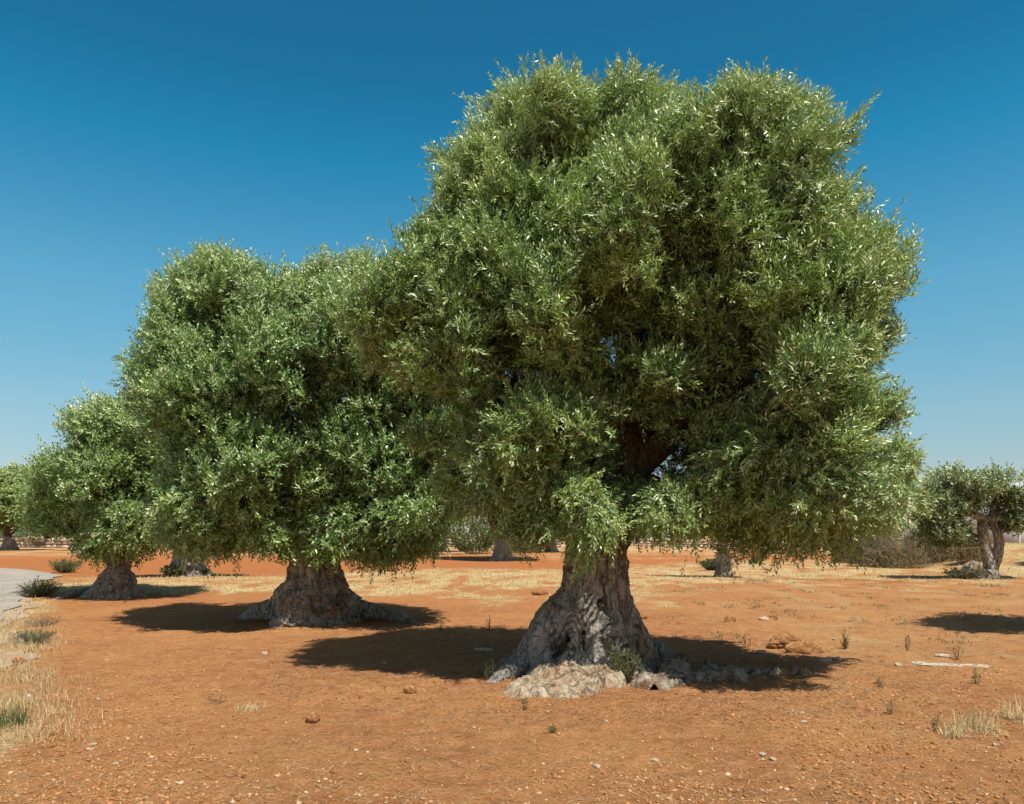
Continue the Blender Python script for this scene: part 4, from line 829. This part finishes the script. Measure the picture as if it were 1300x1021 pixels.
# dry brushwood in front of the crooked tree
for i, (px, py, wp, hp, dark, lab) in enumerate([(1092, 722, 46, 40, 0, 'dark dry brush heap at the left end of the row'), (1130, 724, 50, 46, .1, 'brown dry brush second from the left in the row'), (1165, 722, 46, 52, .35, 'pale tangled dry brush in the middle of the row'), (1196, 723, 50, 50, .2, 'dry brush right of the pale tangled one'), (1224, 726, 34, 46, .3, 'dry brush against the crooked trunk'), (1060, 716, 30, 30, 0, 'shaded dry brush under the edge of the largest crown')]):
    x, y = G(px+14, py+1); x *= 1.06; y += 2.0; rg = np.random.default_rng(400+i); r = wp/1000*y/2*1.35; h = hp/1000*y*1.2
    zb = float(ground_z([x], [y], False)[0]); root = empty('dry_brush', (x, y, zb)); tag(root, lab, 'brush', 'dry brush along the far edge on the right'); st = MB()
    for k in range(420):
        a = rg.uniform(0, 6.28); q = r*math.sqrt(rg.random()); b = np.array([q*math.cos(a), q*math.sin(a)*.8, rg.uniform(0, .35)*h]); top = h*math.sqrt(max(0.05, 1-(q/r)**2))
        e = b+np.array([rg.normal(0, .35), rg.normal(0, .35), rg.uniform(.1, .75)*top]); st.add(*tube([b, (b+e)/2+rg.normal(0, .10, 3), e], [.012, .009, .003], 3, 5), min(1, rg.random()*.7+dark))
    st.build('stems', M_brush, root, False); n = 5200; a = rg.uniform(0, 6.28, n); cc = rg.uniform(-1, 1, n); s_ = np.sqrt(1-cc*cc); d = np.stack([s_*np.cos(a), s_*np.sin(a)*.8, np.abs(cc)], -1)
    lum = 1+.3*vnoise(d*2.6+i*5, 3)+.15*vnoise(d*6+i, 4); P_ = d*lum[:, None]*rg.uniform(.5, 1.0, (n, 1))**.5*np.array([r, r, h])
    dd = unit(rg.normal(size=(n, 3))); W = unit(np.cross(dd, rg.normal(size=(n, 3))))*.014*rg.uniform(.5, 1.3, (n, 1)); L_ = .09*rg.uniform(.5, 1.4, (n, 1))
    V = np.stack([P_, P_+dd*L_*.5+W, P_+dd*L_, P_+dd*L_*.5-W], 1).reshape(-1, 3); lf = MB(); lf.add(V, np.arange(n*4).reshape(-1, 4), np.repeat(np.clip(rg.uniform(0, .8, n)+dark, 0, 1), 4)); lf.build('leaves', M_brush, root, False)
rock('pale rounded boulder at the foot of the crooked tree', 1236, 731, 26, .38, .35, 91, M_rock_grey, 4, sink=.3)
x, y = G(1226, 737); shrub('bush', 'low green plant before the boulder at the crooked tree', x, y, .45, .5, 90, 92, M_greybush, 'bush', 22, .09, .016)

# ---------------------------------------------------------------- walls, fence, houses
def boxv(x0, x1, y0, y1, z0, z1):
    v = np.array([(x0, y0, z0), (x1, y0, z0), (x1, y1, z0), (x0, y1, z0), (x0, y0, z1), (x1, y0, z1), (x1, y1, z1), (x0, y1, z1)], float)
    return v, np.array([(0, 3, 2, 1), (4, 5, 6, 7), (0, 1, 5, 4), (1, 2, 6, 5), (2, 3, 7, 6), (3, 0, 4, 7)])
def plain(name, c, rough=.85, nsc=3):
    m, t, p, o = new_mat(name); n_ = noise(t, coords(t), nsc, 6, .65); t.links.new(ramp(t, n_, [(.3, tuple(x*.8 for x in c)), (.7, c)]), p.inputs['Base Color']); p.inputs['Roughness'].default_value = rough; return m
def dry_wall(label, x0, y0, x1, y1, h, seed):
    rg = np.random.default_rng(seed); ln = math.hypot(x1-x0, y1-y0); mb = MB(); v, f = ICO[2]; ux, uy = (x1-x0)/ln, (y1-y0)/ln
    for row in range(3):
        s = 0
        while s < ln:
            w_ = rg.uniform(.5, 1.1); hh = h/3
            r = 1+.18*fbm(v*1.5+rg.uniform(0, 50), 2, seed); q = np.sign(v)*np.abs(v)**.7*r[:, None]*np.array([w_*.52, .3, hh*.6])
            px_, py_ = x0+ux*(s+w_/2), y0+uy*(s+w_/2); zz_ = float(ground_z([px_], [py_], False)[0])
            mb.add(np.stack([px_+q[:, 0]*ux-q[:, 1]*uy, py_+q[:, 0]*uy+q[:, 1]*ux, zz_+q[:, 2]+hh*(row+.4)], -1), f, rg.random()); s += w_*.95
    o = mb.build('stone_wall', M_peb_wall, None, True); tag(o, label, 'wall')
M_peb_wall = var_mat('wall_stone', [(0.0, (0.20, 0.15, 0.11)), (0.5, (0.42, 0.32, 0.23)), (1.0, (0.62, 0.53, 0.42))], .95, nsc=4)
dry_wall('low dry stone wall in the distance at the left edge', -75, 98, -33, 92, 1.15, 1)
dry_wall('low pale stone wall far behind the second tree', -30, 96, 6, 100, 1.0, 2)
dry_wall('low stone wall far behind the largest trunk', 8, 110, 50, 104, 1.0, 3)
M_white = plain('white_plaster', (.72, .72, .70)); M_pane = plain('dark_glass', (.06, .08, .10), .2); M_roofp = plain('pale_roof', (.42, .46, .44)); M_pl2 = plain('grey_plaster', (.55, .57, .55))
def house(label, x, y, w_, d, h, gable, win, wm, rm, cat='house'):
    z0 = float(ground_z([x], [y], False)[0]); r = empty('house', (x, y, z0)); tag(r, label, cat)
    mb = MB(); mb.add(*boxv(-w_/2, w_/2, 0, d, -.4, h))
    if gable: mb.add([(-w_/2, 0, h), (w_/2, 0, h), (0, 0, h+gable), (-w_/2, d, h), (w_/2, d, h), (0, d, h+gable)], [np.array([(0, 1, 2), (4, 3, 5)])])
    mb.build('wall', wm, r, False)
    rb = MB()
    if gable:
        for s in (-1, 1):
            e = .35; k = gable/(w_/2); a = (s*(w_/2+e), h-e*k); t0 = .14
            v = [(a[0], -.4, a[1]), (0, -.4, h+gable), (0, d+.4, h+gable), (a[0], d+.4, a[1])]; v2 = [(p_[0], p_[1], p_[2]+t0) for p_ in v]
            rb.add(np.array([(p_[0], p_[1], p_[2]+.01) for p_ in v]+v2), np.array([(0, 1, 2, 3), (7, 6, 5, 4), (0, 4, 5, 1), (1, 5, 6, 2), (2, 6, 7, 3), (3, 7, 4, 0)]))
    else: rb.add(*boxv(-w_/2-.15, w_/2+.15, -.15, d+.15, h+.003, h+.3))
    rb.build('roof', rm, r, False)
    for (wx, wz, ww, wh) in win:
        b = MB()
        for q in ((wx-ww/2-.08, wx-ww/2, wz-wh/2, wz+wh/2), (wx+ww/2, wx+ww/2+.08, wz-wh/2, wz+wh/2), (wx-ww/2-.08, wx+ww/2+.08, wz+wh/2, wz+wh/2+.08), (wx-ww/2-.08, wx+ww/2+.08, wz-wh/2-.08, wz-wh/2)): b.add(*boxv(q[0], q[1], -.06, -.003, q[2], q[3]))
        fo = b.build('window', M_white, r, False); b = MB(); b.add(*boxv(wx-ww/2, wx+ww/2, -.03, -.004, wz-wh/2, wz+wh/2)); b.build('pane', M_pane, fo, False)
    return r
YH = 64; hx = (1312-650)/1000*YH
house('pale gabled house at the right edge behind the crooked tree', hx, YH, 4.6, 9, 3.6, 2.3, [(-1.1, 2.6, .5, 1.0), (.9, 2.6, .5, 1.0)], M_pl2, M_roofp)
YH = 75; hx = (1148-650)/1000*YH
hh = house('small white farmhouse mostly hidden behind the right of the largest crown', hx, YH, 2.9, 5, 5.9, 0, [(.6, 3.2, .5, .9)], M_white, M_white)
b = MB(); b.add(*boxv(.25, .6, .5, .85, 6.203, 7.6)); b.build('chimney', M_white, hh, False)
M_post = plain('pale_metal_post', (.60, .62, .62), .5)
for i, (px, py, h_, lab) in enumerate([(1161, 694, 1.7, 'pale fence post left of the crooked tree above the dry brush'), (1146, 694, 1.7, 'pale fence post above the dry brush, nearest the largest crown'), (1294, 690, 1.6, 'pale fence post at the right edge before the gabled house'), (608, 697, 1.8, 'thin pale post on the far field left of the distant forked tree'), (592, 697, 1.8, 'thin pale post farthest left on the distant field')]):
    x = (px-650)/1000*44; y = 44 if i < 3 else 85; x = (px-650)/1000*y; z0 = float(ground_z([x], [y], False)[0]); mb = MB(); mb.add(*tube([(0, 0, -.2), (0, 0, h_*.5), (0, 0, h_)], [.07, .07, .07], 8, 4))
    mb.add(*boxv(-.09, .09, -.09, .09, h_+.002, h_+.06)); o = mb.build('fence_post', M_post, None, False, (x, y, z0)); tag(o, lab, 'fence post', 'pale fence posts')
# far tree belts that read as one dark mass on the horizon
rg = np.random.default_rng(5); V = []; Cc = []
for k in range(150):
    a = rg.uniform(-1.0, 1.0); y = rg.uniform(150, 420); x = a*y; r = rg.uniform(2.2, 3.6); n = 260; d = unit(rg.normal(size=(n, 3))); P_ = np.array([x, y, r*.9+.6])+d*r*np.array([1.3, 1, .85])*(1+.25*vnoise(d*2.5+k*3, 2))[:, None]
    dd = unit(rg.normal(size=(n, 3))); W = unit(np.cross(dd, rg.normal(size=(n, 3))))*.35; V.append(np.stack([P_, P_+dd*.5+W, P_+dd, P_+dd*.5-W], 1).reshape(-1, 3)); Cc.append(np.tile([.07, .11, .05], (n*4, 1))*rg.uniform(.8, 1.3))
V = np.concatenate(V); o = link('far_wood', np_mesh('far_wood', V, np.arange(len(V)).reshape(-1, 4), False, {'leafcol': np.concatenate(Cc)}, M_leaf_far)); tag(o, 'far off belt of olive groves along the horizon', 'wood', kind='stuff')
